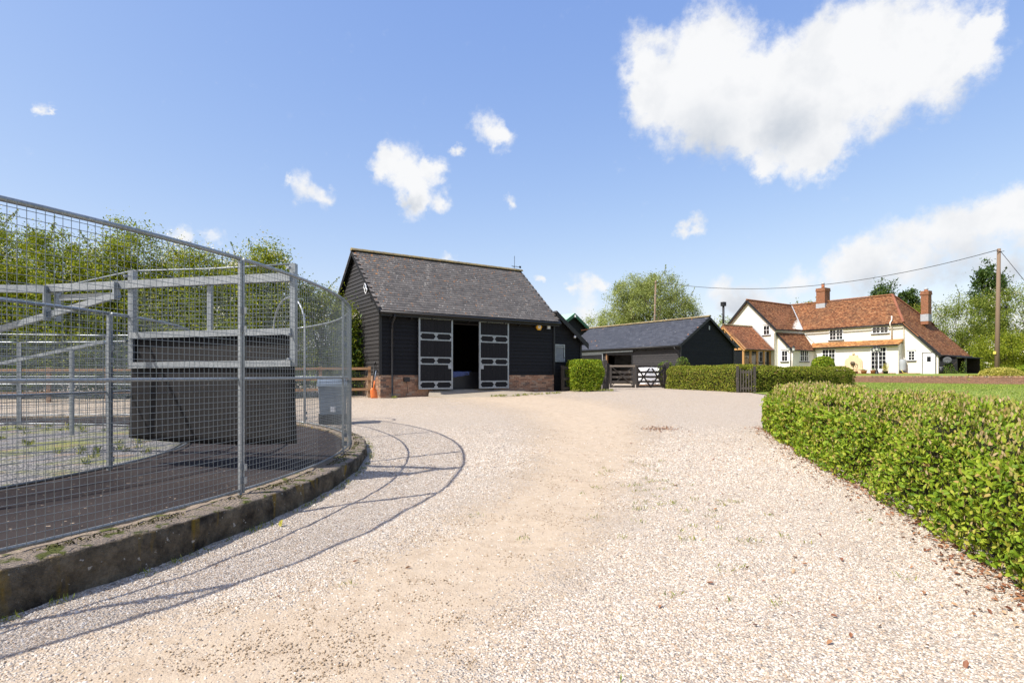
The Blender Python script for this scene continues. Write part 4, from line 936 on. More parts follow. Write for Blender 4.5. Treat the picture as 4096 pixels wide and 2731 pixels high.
def window(parent, mp, a0, a1, z0, z1, cols, rows, leaves=2, sill='black_paint', name='window', bar=.03, fr=.06, bottom=0.0):
    f = MB()
    def bx(u0, u1, v0, v1, d0, d1):
        p = [mp(u0, d0, v0), mp(u1, d0, v0), mp(u1, d1, v0), mp(u0, d1, v0), mp(u0, d0, v1), mp(u1, d0, v1), mp(u1, d1, v1), mp(u0, d1, v1)]; f.hexa(p)
    bx(a0, a0 + fr, z0, z1, 0, .05); bx(a1 - fr, a1, z0, z1, 0, .05); bx(a0 + fr, a1 - fr, z1 - fr, z1, 0, .05); bx(a0 + fr, a1 - fr, z0, z0 + fr + bottom, 0, .05)
    w = (a1 - a0 - 2 * fr) / leaves; panes = []
    for k in range(leaves):
        u0 = a0 + fr + k * w; u1 = u0 + w
        bx(u0, u0 + .04, z0 + fr + bottom, z1 - fr, 0, .043); bx(u1 - .04, u1, z0 + fr + bottom, z1 - fr, 0, .043)
        gw, gh = (w - .08) / cols, (z1 - z0 - 2 * fr - bottom) / rows
        for i in range(1, cols): bx(u0 + .04 + i * gw - bar / 2, u0 + .04 + i * gw + bar / 2, z0 + fr + bottom, z1 - fr, 0, .035)
        for j in range(1, rows): bx(u0 + .04, u1 - .04, z0 + fr + bottom + j * gh - bar / 2, z0 + fr + bottom + j * gh + bar / 2, 0, .036)
        for i in range(cols):
            for j in range(rows): panes.append((u0 + .04 + i * gw, u0 + .04 + (i + 1) * gw, z0 + fr + bottom + j * gh, z0 + fr + bottom + (j + 1) * gh))
    win = f.build(name, 'white_paint', parent)
    for (u0, u1, v0, v1) in panes:
        t = random.uniform(-.004, .004)
        MB().hexa([mp(u0, -.004, v0), mp(u1, -.004, v0), mp(u1, .008 + t, v0), mp(u0, .008, v0), mp(u0, -.004, v1), mp(u1, -.004, v1), mp(u1, .008 + t, v1), mp(u0, .008, v1)]).build('pane', 'window_glass', win)
    if sill:
        s = MB(); s.hexa([mp(a0 - .08, 0, z0 - .07), mp(a1 + .08, 0, z0 - .07), mp(a1 + .08, .11, z0 - .07), mp(a0 - .08, .11, z0 - .07), mp(a0 - .08, 0, z0 - .005), mp(a1 + .08, 0, z0 - .005), mp(a1 + .08, .10, z0 - .005), mp(a0 - .08, .10, z0 - .005)])
        s.build('sill', sill, win)
        s = MB(); s.hexa([mp(a0 - .04, 0, z1 + .004), mp(a1 + .04, 0, z1 + .004), mp(a1 + .04, .06, z1 + .004), mp(a0 - .04, .06, z1 + .004), mp(a0 - .04, 0, z1 + .05), mp(a1 + .04, 0, z1 + .05), mp(a1 + .04, .06, z1 + .05), mp(a0 - .04, .06, z1 + .05)])
        s.build('lintel', sill, win)
    return win
def house():
    root = thing('farmhouse', HP, HR, 'white rendered farmhouse with red clay tile roofs and two brick chimneys on the raised lawn', 'house')
    X = lambda xp: (lambda a, d, z: (xp - d, a, z)); Yp = lambda yp: (lambda a, d, z: (a, yp - d, z))
    R_ = 'white_render'
    MB().box(0, 5.2, 0, 2.3, -.6, 4.68).build('wall', R_, root)
    MB().prism([(0, 2.3, -.6), (5.2, 2.3, -.6), (5.2, 2.3, 4.68), (2.6, 2.3, 7.42), (0, 2.3, 4.68)], (0, 8.5, 0)).build('wall', R_, root)
    MB().prism([(0.0, 0, -.6), (0, 0, 4.66), (0, -2.75, 1.78), (0, -2.75, -.6)], (5.2, 0, 0)).build('wall', R_, root)
    MB().prism([(-4.87, 9.6, -.6), (-4.87, 15.9, -.6), (-4.87, 15.9, 4.68), (-4.87, 12.75, 7.66), (-4.87, 9.6, 4.68)], (10.0, 0, 0)).build('gable_wall', R_, root)
    MB().prism([(-4.45, 9.65, -.6), (-4.45, 8.03, -.6), (-4.45, 8.03, 2.52), (-4.45, 9.65, 4.12)], (4.5, 0, 0)).build('porch_wall', R_, root)
    MB().box(-.7, .05, .1, 8.2, -.6, 2.72).build('bay_wall', R_, root)
    # roofs
    tiles(root, (-.28, 9.62, 4.62), (-.28, -.12, 4.62), (2.6, 12.75, 7.72), (2.6, 2.2, 7.62), 'roof_tile')
    tiles(root, (5.5, -.12, 4.62), (5.5, 12.75, 4.62), (2.6, 2.2, 7.62), (2.6, 12.75, 7.72), 'roof_tile', .3, .5)
    tiles(root, (-5.12, 9.32, 4.50), (-.28, 9.62, 4.62), (-5.12, 12.75, 7.84), (2.6, 12.75, 7.72), 'roof_tile')
    tiles(root, (5.2, 16.2, 4.5), (-5.12, 16.2, 4.5), (5.2, 12.75, 7.84), (-5.12, 12.75, 7.84), 'roof_tile', .2, .3)
    tiles(root, (-.28, -.12, 4.62), (5.5, -.12, 4.62), (2.6, 2.2, 7.62), (2.6, 2.2, 7.62), 'roof_tile')
    tiles(root, (-.16, -3.05, 1.60), (5.4, -3.05, 1.60), (-.28, -.12, 4.62), (5.5, -.12, 4.62), 'roof_tile')
    tiles(root, (-.98, 8.05, 2.66), (-.98, -.05, 2.66), (0.02, 9.0, 3.20), (0.02, -.05, 3.20), 'pent_tile', .16, .2)
    tiles(root, (-4.68, 7.85, 2.40), (-.9, 7.85, 2.40), (-4.68, 9.62, 4.22), (0.02, 9.62, 4.22), 'roof_tile')
    for (a, b, n) in (((2.6, 2.2, 7.70), (2.6, 12.75, 7.80), 26), ((-5.15, 12.75, 7.90), (2.6, 12.75, 7.78), 20)): ridge_tiles(root, a, b, n, .13, 'roof_tile')
    ridge_tiles(root, (2.6, 2.2, 7.72), (-.30, -.14, 4.70), 11, .11, 'hip_tile', 'hip_tile')
    ridge_tiles(root, (2.6, 2.2, 7.72), (5.50, -.14, 4.70), 11, .11, 'hip_tile', 'hip_tile')
    MB().bar((-.26, 9.6, 4.70), (2.6, 12.75, 7.80), .09, .03).build('valley_flashing', 'lead', root)
    MB().bar((-4.6, 9.58, 4.28), (0, 9.58, 4.28), .05, .1).build('flashing', 'lead', root); MB().bar((-.02, 7.9, 2.75), (-.02, 9.6, 4.30), .12, .04).build('flashing', 'lead', root)
    # dark timber trim and gutters
    def trim(nm, a, b, w, h): MB().bar(a, b, w, h).build(nm, 'black_paint', root)
    trim('barge_board', (-5.14, 9.30, 4.40), (-5.14, 12.76, 7.74), .05, .22); trim('barge_board', (-5.14, 16.2, 4.40), (-5.14, 12.74, 7.74), .05, .22)
    trim('barge_board', (-.20, -3.05, 1.48), (-.20, -.10, 4.52), .06, .24); trim('barge_board', (-4.70, 7.85, 2.32), (-4.70, 9.6, 4.12), .05, .18)
    for a, b in (((-.34, 9.4, 4.52), (-.34, -.1, 4.52)), ((-5.1, 9.26, 4.42), (-.3, 9.5, 4.52)), ((-1.04, 8.0, 2.60), (-1.04, -.05, 2.60)), ((-4.65, 7.78, 2.34), (-1.0, 7.78, 2.34)), ((-.1, -3.1, 1.55), (5.4, -3.1, 1.55))):
        MB().tube([a, b], .06, 8).build('gutter', 'black_plastic', root, True)
    # chimneys
    def chim(x, y, w, d, z0, z1, pots):
        c = MB().box(x - w/2, x + w/2, y - d/2, y + d/2, z0, z1).box(x - w/2 - .05, x + w/2 + .05, y - d/2 - .05, y + d/2 + .05, z1 - .35, z1 - .2).box(x - w/2 - .03, x + w/2 + .03, y - d/2 - .03, y + d/2 + .03, z1 - .198, z1).build('chimney', 'chimney_brick', root)
        for (px, py, h) in pots: MB().lathe([(.17, 0), (.15, h * .5), (.16, h), (.12, h)], (px, py, z1 - .02), 12).build('chimney_pot', 'terracotta', c, True); MB().lathe([(.14, 0), (.14, .04), (.19, .06), (.19, .1), (.1, .22)], (px, py, z1 + h - .02), 10).build('cowl', 'lead', c)
        MB().box(x - w/2 - .02, x + w/2 + .02, y - d/2 - .02, y + d/2 + .02, z0 + .3, z0 + .95).build('lead_flashing', 'lead', c)
    chim(2.45, 9.0, .95, .95, 6.55, 9.15, [(2.45, 9.0, .45)]); chim(3.2, -.42, .62, .62, 4.6, 7.72, [(3.2, -.42, .12)])
    # windows and doors
    window(root, X(0), 5.44, 6.9, 3.4, 4.5, 2, 3); window(root, X(0), 1.24, 2.76, 3.80, 4.46, 2, 2)
    window(root, X(0), -.98, -.33, 1.18, 2.06, 2, 3, 1); window(root, X(-4.87), 10.15, 10.98, 4.0, 5.0, 2, 2, 1)
    window(root, X(-4.45), 8.42, 9.2, 1.23, 2.36, 2, 2, 1); window(root, Yp(8.03), -3.2, -1.7, 1.23, 2.36, 2, 2, 2)
    window(root, X(-.7), 5.81, 7.24, .1, 2.48, 2, 5, 2, None, 'french_door', bottom=.25); window(root, X(-.7), 1.07, 2.52, .15, 2.48, 2, 5, 2, None, 'french_door', bottom=.25)
    dr = MB().box(-.05, 0.0, -2.53, -1.57, -.03, 1.80).build('door', 'white_paint', root)
    MB().box(-.03, .0, -2.60, -2.535, -.05, 1.87).box(-.03, 0, -1.565, -1.50, -.05, 1.87).box(-.03, 0, -2.534, -1.566, 1.803, 1.87).build('door_frame', 'black_paint', root)
    MB().box(-.06, -.052, -2.20, -1.90, 1.05, 1.50).build('pane', 'window_glass', dr); MB().box(-.10, -.05, -1.70, -1.65, .95, 1.05).build('handle', 'black_paint', dr)
    MB().tube([(-.12, .95, 5.35), (-.12, .95, 4.95), (-.42, .95, 4.7), (-.42, .95, 4.5), (-.12, .95, 4.2), (-.12, .95, 3.15)], .06, 8).build('soil_pipe', 'cream_pipe', root, True)
    MB().tube([(-.34, .3, 4.48), (-.1, -.05, 4.35), (-.09, -.1, 1.5)], .04, 8).build('drain_pipe', 'cream_pipe', root, True)
    MB().tube([(-4.93, 9.48, 4.3), (-4.93, 9.66, 4.1), (-4.93, 9.66, 0)], .045, 8).build('drain_pipe', 'cream_pipe', root, True)
    MB().tube([(-4.5, 7.95, 2.2), (-4.5, 7.98, 0)], .045, 8).build('drain_pipe', 'cream_pipe', root, True)
    MB().box(-1.4, -.72, .3, 9.0, -.5, .06).box(-.9, -.05, -1.4, .0, -.5, .05).build('terrace_step', 'chimney_brick', root)
    return root
house()
def hp(x, y, z):
    c, s = math.cos(HR), math.sin(HR); return Vector((HP[0] + c * x - s * y, HP[1] + s * x + c * y, HP[2] + z))
def oak_room():
    root = thing('oak_garden_room', hp(0, 0, 0), HR, 'oak framed glazed garden room with clay tile roof joined to the white gable', 'garden room')
    x0, x1, y0, y1, EV, RZ = -9.2, -4.89, 10.0, 14.6, 2.52, 4.9; ym = (y0 + y1) / 2
    MB().box(x0 + .03, x1, y0 + .03, y1 - .03, -.6, .32).build('dwarf_wall', 'chimney_brick', root)
    def bar(nm, a, b, w=.18, h=.18): MB().bar(a, b, w, h).build(nm, 'oak', root)
    for y in (y0 + .1, y0 + 1.5, y1 - 1.5, y1 - .1): bar('post', (x0 + .1, y, .32), (x0 + .1, y, EV if y in (y0 + .1, y1 - .1) else EV + 1.15))
    for x in (-8.1, -7.05, -6.0, -4.98): bar('post', (x, y0 + .1, .0), (x, y0 + .1, EV - .05), .15, .15)
    bar('tie_beam', (x0 + .1, y0 + .1, EV - .06), (x0 + .1, y1 - .1, EV - .06), .2, .22); bar('wall_plate', (x0, y0 + .1, EV), (x1, y0 + .1, EV), .18, .18)
    bar('rafter', (x0 - .1, y0 - .25, EV - .20), (x0 - .1, ym, RZ - .12), .2, .26); bar('rafter', (x0 - .1, y1 + .25, EV - .20), (x0 - .1, ym, RZ - .12), .2, .26)
    bar('king_post', (x0 + .1, ym, EV), (x0 + .1, ym, RZ - .2), .18, .18); bar('sill_beam', (x0 + .1, y0, .38), (x0 + .1, y1, .38), .18, .14)
    # glazing
    def pane(p): MB().prism(p, (.02, .02, 0)).build('pane', 'window_glass', root)
    for (a, b) in ((y0 + .19, y0 + 1.41), (y0 + 1.59, y1 - 1.59), (y1 - 1.41, y1 - .19)): pane([(x0 + .1, a, .45), (x0 + .1, b, .45), (x0 + .1, b, EV - .17), (x0 + .1, a, EV - .17)])
    sl = (RZ - EV) / (ym - y0)
    for s in (1, -1):
        f = lambda y: (x0 + .1, y if s > 0 else y0 + y1 - y, 0)
        for (a, b) in ((y0 + .25, y0 + 1.41), (y0 + 1.59, ym - .09)):
            za, zb = EV + .05, EV + .05; ya, yb = f(a)[1], f(b)[1]
            pane([(x0 + .1, ya, za), (x0 + .1, yb, zb), (x0 + .1, yb, EV + sl * (b - y0) - .25), (x0 + .1, ya, EV + max(.06, sl * (a - y0) - .25))])
    for (a, b) in ((-9.03, -8.18), (-8.02, -7.13), (-6.97, -6.08), (-5.92, -5.06)):
        fr = MB().box(a, a + .09, y0 + .06, y0 + .13, .05, EV - .15).box(b - .09, b, y0 + .06, y0 + .13, .05, EV - .15).box(a + .09, b - .09, y0 + .06, y0 + .13, .05, .2).box(a + .09, b - .09, y0 + .06, y0 + .13, EV - .25, EV - .15).build('door', 'oak', root)
        MB().box(a + .09, b - .09, y0 + .085, y0 + .1, .2, EV - .25).build('pane', 'window_glass', fr)
        MB().box(b - .07, b - .04, y0 + .02, y0 + .06, 1.0, 1.2).build('handle', 'black_paint', fr)
    tiles(root, (x0 - .22, y0 - .28, EV - .10), (x1, y0 - .28, EV - .10), (x0 - .22, ym, RZ + .06), (x1, ym, RZ + .06), 'new_tile')
    tiles(root, (x1, y1 + .28, EV - .10), (x0 - .22, y1 + .28, EV - .10), (x1, ym, RZ + .06), (x0 - .22, ym, RZ + .06), 'new_tile', .2, .3)
    ridge_tiles(root, (x0 - .24, ym, RZ + .13), (x1, ym, RZ + .13), 14, .11, 'ridge_tile')
    MB().bar((x1 - .02, y0 - .25, EV), (x1 - .02, ym, RZ + .16), .06, .14).build('flashing', 'lead', root)
    MB().tube([(x0 - .2, y0 - .34, EV - .13), (x1, y0 - .34, EV - .13)], .05, 8).build('gutter', 'black_plastic', root, True)
    fl = thing('flue_pipe', hp(-8.5, 13.0, 4.1), HR, 'tall black stove flue with square cap rising from the garden room roof', 'flue')
    MB().tube([(0, 0, 0), (0, 0, 3.0)], .115, 14).build('pipe', 'black_paint', fl, True); MB().box(-.2, .2, -.2, .2, 2.9, 3.32).build('cap', 'black_paint', fl); MB().lathe([(.2, 0), (.2, .2), (.12, .35)], (0, 0, 0), 14).build('collar', 'black_paint', fl)
    bk = thing('hanging_basket', hp(-9.33, 11.5, 1.45), HR, 'dark hanging basket of plants on the oak garden room front', 'basket')
    MB().lathe([(.05, -.22), (.2, -.12), (.27, .02), (.25, .02)], (-.1, 0, 0), 12).build('bowl', 'black_plastic', bk, True); MB().tube([(.1, 0, .75), (-.1, 0, .8), (-.1, 0, .5)], .012, 6).build('bracket', 'black_paint', bk)
    P = rng.normal(size=(260, 3)) * .12 + np.array([-.1, 0, .08]); V, F = leaf_mesh(P, unit(rng.normal(size=P.shape)), unit(rng.normal(size=P.shape)), .07, .04); bulk('plants', V, F, 'laurel_leaf', bk)
oak_room()
def log_store():
    root = thing('log_store', hp(0.0, -2.80, 0), HR, 'small black boarded lean-to store with open end at the right of the farmhouse', 'shed')
    L, D = 1.95, 3.2
    boards(root, lambda a, d, z: (-d + .1, -a, z), -.1, 1.56, .15, lambda z: [(0.02, 1.25)])
    MB().box(.1, .13, -1.25, -.02, -.4, 1.5).build('wall', 'dark_inside', root); MB().box(2.6, 2.7, -L, 0, -.4, 1.4).build('wall', 'dark_inside', root)
    MB().hexa([(-.1, -L - .1, 1.28), (D, -L - .1, 1.28), (D, 0, 1.62), (-.1, 0, 1.62), (-.1, -L - .1, 1.34), (D, -L - .1, 1.34), (D, 0, 1.68), (-.1, 0, 1.68)]).build('roof', 'black_board', root)
    for y in (-1.25, -L + .05): MB().box(.05, .17, y - .06, y + .06, -.4, 1.35).build('post', 'black_paint', root)
    dh = thing('satellite_dish', hp(-.25, -3.55, 1.15), HR, 'round grey satellite dish on the black boarded store', 'satellite dish')
    vs = [(0, 0, 0)]; fs = []
    for rr, dd in ((.16, -.02), (.31, -.08)):
        for j in range(16): t = 2 * math.pi * j / 16; vs.append((dd, rr * 1.1 * math.cos(t), rr * .9 * math.sin(t)))
    for j in range(16): fs.append((0, 1 + j, 1 + (j + 1) % 16)); fs.append((1 + j, 17 + j, 17 + (j + 1) % 16, 1 + (j + 1) % 16))
    d = MB().add(vs, fs).build('dish', 'black_slate_grey', dh, True); d.modifiers.new('s', 'SOLIDIFY').thickness = .015
    MB().tube([(.25, 0, -.1), (0, 0, -.1), (-.3, 0, -.3), (-.45, 0, -.1)], .015, 6).build('arm', 'black_paint', dh)
log_store()
# ------------------------------------------------------------------ retaining wall, fences, gates
def wall_pt(s, q=0.0): return (WALLP.x + WD.x * s + WN.x * q, WALLP.y + WD.y * s + WN.y * q)
def retaining_wall():
    rz = math.atan2(WD.y, WD.x); p = wall_pt(-16)
    root = thing('garden_wall', (p[0], p[1], -.75), rz, 'low red brick retaining wall across the lawn below the farmhouse', 'wall')
    L = 40.0
    MB().box(0, L, -.0, .215, -.2, .58).build('wall', 'wall_brick', root)
    cm = bpy.data.meshes.new('coping_brick'); q = MB().box(-.034, .034, -.012, .222, 0, .105); cm.from_pydata(q.v, [], q.f); cm.materials.append(M('brick'))
    n = 0
    for i in range(int(L / .078)):
        x = .04 + i * .078
        if 14.5 < x < 37.5 and n < 300: o = obj('coping_brick', cm, None, root); o.location = (x, 0, .582 + random.uniform(0, .006)); n += 1
    rest = MB()
    for i in range(int(L / .078)):
        x = .04 + i * .078
        if not (14.5 < x < 37.5): rest.box(x - .034, x + .034, -.012, .222, .582, .687)
    rest.build('coping_bricks', 'brick', root)['kind'] = 'stuff'
retaining_wall()
def flat_mesh(parent, p0, p1, z0, z1, sp, w=.0016):
    V, F = wires(0, 0, 0, z0, z1, sp, w, flat=(p0, p1)); return bulk('wire_mesh', V, F, 'wire', parent)
def rail_fence(name, pts, zs, hgt, label, wood, post_w=.1, every=1.8, mesh=None, rail=(.035, .09)):
    a, b = Vector(pts[0]), Vector(pts[1]); d = b - a; L = d.length; rz = math.atan2(d.y, d.x); z0 = zf(a.x, a.y)
    root = thing(name, (a.x, a.y, z0), rz, label, 'fence'); n = max(1, int(round(L / every)))
    sl = (zf(b.x, b.y) - z0) / L
    for i in range(n + 1): x = L * i / n; MB().box(x - post_w/2, x + post_w/2, -.02, post_w - .02, sl * x - .3, sl * x + hgt + .04).build('post', wood, root)
    for z in zs: MB().hexa([(-.08, -.02 - rail[0], z - rail[1]/2), (L + .05, -.02 - rail[0], sl * L + z - rail[1]/2), (L + .05, -.021, sl * L + z - rail[1]/2), (-.08, -.021, z - rail[1]/2), (-.08, -.02 - rail[0], z + rail[1]/2), (L + .05, -.02 - rail[0], sl * L + z + rail[1]/2), (L + .05, -.021, sl * L + z + rail[1]/2), (-.08, -.021, z + rail[1]/2)]).build('rail', wood, root)
    if mesh: flat_mesh(root, (0, .085), (L, .085), .02, hgt - .05, mesh)
    return root
f1 = rail_fence('post_and_rail_fence', [(-20.5, 17.9), (-5.25, 20.95)], (.30, .68, 1.06), 1.1, 'brown wooden post and rail fence with wire mesh left of the tall barn', 'fence_wood', mesh=.075)
MB().box(14.55, 14.75, -.075, -.062, .38, .5).build('tag', 'tag_yellow', f1)
p = b1(8.25, -.35, 0); q = b1(9.9, -.3, 0)
rail_fence('dark_mesh_fence', [(p.x, p.y), (q.x, q.y)], (.12, .55, 1.02), 1.08, 'short dark rail fence with wire mesh between the barn and the clipped round shrub', 'weathered_dark_wood', .11, 2.6, .05, (.03, .12))
rail_fence('dark_rail_fence', [(3.6, 27.6), (4.45, 28.5)], (.3, .65, 1.0), 1.05, 'short dark rail fence between the round shrub and the tall gate post', 'weathered_dark_wood', .1, 1.3)
def gate(name, a, b, hgt, zsl, label, kind):
    a, b = Vector(a), Vector(b); d = b - a; L = d.length; z0 = zf(a.x, a.y) + .06
    root = thing(name, (a.x, a.y, z0), math.atan2(d.y, d.x), label, 'gate'); wd = 'weathered_dark_wood'
    MB().box(0, .1, -.04, .04, 0, hgt + .06).build('stile', wd, root); MB().box(L - .1, L, -.04, .04, 0, hgt + .10).build('stile', wd, root)
    MB().box(.0, L, -.055, .045, hgt - .06, hgt + .03).build('top_rail', 'old_gate_wood' if kind == 0 else wd, root)
    for z in (.06, .30, .54, .78): MB().box(.1, L - .1, -.02, .02, z - .055, z + .055).build('rail', wd, root)
    def dg(x0, z0_, x1, z1_, y): MB().bar((x0, y, z0_), (x1, y, z1_), .03, .10, (0, 1, 0)).build('brace', wd, root)
    if kind == 0: dg(.1, hgt - .05, L - .1, .1, -.035); dg(.1, .1, L - .1, hgt - .05, .035)
    else:
        m = L / 2; dg(.05, hgt - .1, m, .0, -.035); dg(L - .05, hgt - .1, m, .0, .035); dg(m - .05, hgt - .1, .1, .1, .035); dg(m + .05, hgt - .1, L - .1, .1, -.035)
    return root
gate('field_gate', (4.90, 28.55), (6.15, 28.45), 1.10, 0, 'left dark five-bar gate with pale top rail and crossed braces', 0)
gate('field_gate', (6.22, 28.45), (7.85, 29.25), 1.08, 0, 'right dark five-bar gate with diamond braces in front of the white bags', 1)
for o, z in ((bpy.data.objects['field_gate'], 0), (bpy.data.objects['field_gate.001'], 0)): o['group'] = 'yard gates'
def post(x, y, w, h, label, cap=False):
    root = thing('gate_post', (x, y, zf(x, y)), .15, label, 'gate post', 'yard gate posts')
    MB().box(-w/2, w/2, -w/2, w/2, -.3, h).build('shaft', 'weathered_dark_wood', root)
    if cap: MB().hexa([(-w*.5, -w*.5-.03, h*.25), (w*.1, -w*.5-.03, h*.25), (w*.1, -w*.5, h*.25), (-w*.5, -w*.5, h*.25), (-w*.5, -w*.5-.03, h*.98), (w*.5, -w*.5-.03, h*.98), (w*.5, -w*.5, h*.98), (-w*.5, -w*.5, h*.98)]).build('facing_board', 'weathered_dark_wood', root)
    MB().hexa([(-w/2, -w/2, h), (w/2, -w/2, h), (w/2, w/2, h), (-w/2, w/2, h), (-w*.3, -w*.3, h+.04), (w*.3, -w*.3, h+.04), (w*.3, w*.3, h+.04), (-w*.3, w*.3, h+.04)]).build('cap', 'weathered_dark_wood', root)
post(4.66, 28.6, .2, 1.42, 'tallest dark gate post, beside the round clipped shrub', True)
post(7.98, 29.35, .2, 1.32, 'dark gate post between the right five-bar gate and the square hedge')
def hinge_post():
    root = thing('gate_post', (4.83, 28.62, zf(4.9, 28.6)), 0, 'short dark post with rounded top carrying the left five-bar gate', 'gate post', 'yard gate posts')
    MB().box(-.055, .055, -.055, .055, -.3, 1.16).build('shaft', 'weathered_dark_wood', root); MB().lathe([(.03, 0), (.07, .03), (.075, .08), (.04, .13)], (0, 0, 1.15), 12).build('cap', 'weathered_dark_wood', root, True)
hinge_post()
def wicket():
    a, b = Vector((9.52, 23.85)), Vector((10.06, 23.75)); d = b - a; L = d.length
    root = thing('garden_gate', (a.x, a.y, zf(9.3, 23.3)), math.atan2(d.y, d.x), 'small weathered wooden picket gate between the two clipped hedges', 'gate')
    n = 5
    for i in range(n): x = .06 + (L - .12) * i / (n - 1); MB().box(x - .022, x + .022, -.02, .0, .06, 1.02 - .06 * math.sin(i / (n - 1) * math.pi)).build('picket', 'shaded_gate_wood', root)
    for z in (.2, .88): MB().box(.02, L - .02, .0, .035, z - .045, z + .045).build('rail', 'shaded_gate_wood', root)
    MB().bar((.05, .04, .2), (L - .05, .04, .88), .02, .07, (0, 1, 0)).build('brace', 'shaded_gate_wood', root)
    for x in (-.06, L + .06): MB().box(x - .05, x + .05, -.05, .05, -.3, 1.12).build('post', 'weathered_dark_wood', root)
wicket()

# ------------------------------------------------------------------ things at the barn
def door_slab():
    top = [(1.95, .0, .24), (5.15, .0, .24), (7.0, -.9, .075), (4.7, -1.75, .03), (2.5, -1.35, -.03), (1.7, -.45, .06)]
    v = [b1(*p) for p in top]; w = [Vector((p.x, p.y, p.z - .4)) for p in v]; n = len(v)
    MB().add(v + w, [tuple(range(n)), tuple(range(2 * n - 1, n - 1, -1))] + [(i, (i + 1) % n, n + (i + 1) % n, n + i) for i in range(n)]).build('concrete_ramp', 'concrete')
    tag(bpy.data.objects['concrete_ramp'], 'worn concrete apron sloping down from the barn doorway', 'ramp')
door_slab()
def wall_fixture():
    ab = thing('alarm_box', b1(7.12, -.04, 2.90), B1R, 'yellow hexagonal alarm box high on the black barn wall', 'alarm')
    hx = [(.15 * math.cos(R(60 * i)), 0, .15 * math.sin(R(60 * i))) for i in range(6)]
    MB().prism(hx, (0, -.07, 0)).build('case', 'yellow_plastic', ab); MB().box(-.055, .065, -.078, -.071, -.055, .065).build('label_plate', 'white_bag', ab); MB().box(-.01, .02, -.082, -.079, -.01, .025).build('lens', 'blue_towel', ab)
    fl = thing('floodlight', b1(7.6, -.05, 2.92), B1R, 'small white square floodlight beside the yellow alarm box', 'floodlight')
    MB().box(-.08, .08, -.12, -.07, -.09, .09).build('case', 'lead', fl); MB().box(-.06, .06, -.126, -.121, -.07, .07).build('glass', 'lantern_glass', fl); MB().box(-.02, .02, -.075, .02, -.03, .0).build('bracket', 'black_paint', fl)
    for i, (yy, zz, lb) in enumerate(((.92, 4.12, 'upper of the paired diamond-tilted floodlights on the barn gable'), (1.12, 3.98, 'lower of the paired diamond-tilted floodlights on the barn gable'))):
        g = thing('floodlight', b1(-.24, yy - i * .30, zz), B1R, lb, 'floodlight', 'gable floodlights')
        bx_ = MB(); s = .13
        bx_.prism([(0, 0, s), (0, s, 0), (0, 0, -s), (0, -s, 0)], (.05, 0, 0)); bx_.build('case', 'black_plastic', g)
        rim = MB()
        dm = [(0, 0, s), (0, s, 0), (0, 0, -s), (0, -s, 0)]
        for k in range(4): rim.bar((-.006, dm[k][1], dm[k][2]), (-.006, dm[(k + 1) % 4][1], dm[(k + 1) % 4][2]), .02, .02)
        rim.build('rim', 'white_bag', g); MB().prism([(-.008, 0, s * .75), (-.008, s * .75, 0), (-.008, 0, -s * .75), (-.008, -s * .75, 0)], (.006, 0, 0)).build('glass', 'window_glass', g); MB().bar((.04, 0, 0), (.24, 0, .02), .03).build('bracket', 'black_paint', g)
    sk = thing('socket_box', b1(1.0, -.01, .66), B1R, 'black weatherproof socket box with hanging cable on the brick base', 'socket')
    MB().box(-.11, .11, -.09, .0, -.08, .08).build('case', 'black_plastic', sk); MB().tube([(0, -.05, -.08), (.03, -.06, -.3), (.0, -.1, -.5), (-.12, -.18, -.66), (-.3, -.22, -.68)], .009, 6).build('cable', 'black_plastic', sk)
    wv = thing('weather_vane', b1(7.75, 2.7, 5.9), B1R, 'thin weather vane on the right end of the barn ridge', 'weather vane')
    MB().tube([(0, 0, -.1), (0, 0, .62)], .01, 6).build('mast', 'black_paint', wv); MB().bar((-.16, 0, .12), (.3, 0, .12), .02).build('arm', 'black_paint', wv); MB().box(.28, .38, -.006, .006, .07, .17).build('tail', 'black_paint', wv); MB().bar((0, -.14, .1), (0, .14, .1), .014).build('cross_arm', 'black_paint', wv)
    la = thing('wall_lamp', b1(9.15, .0, 2.55), B1R, 'tiny pale lamp on the lean-to wall above the barred window', 'lamp')
    MB().lathe([(.03, -.05), (.06, 0), (.04, .05)], (0, -.08, 0), 10).build('shade', 'white_bag', la, True); MB().bar((0, -.07, .03), (0, .1, .03), .025).build('bracket', 'black_paint', la)
wall_fixture()
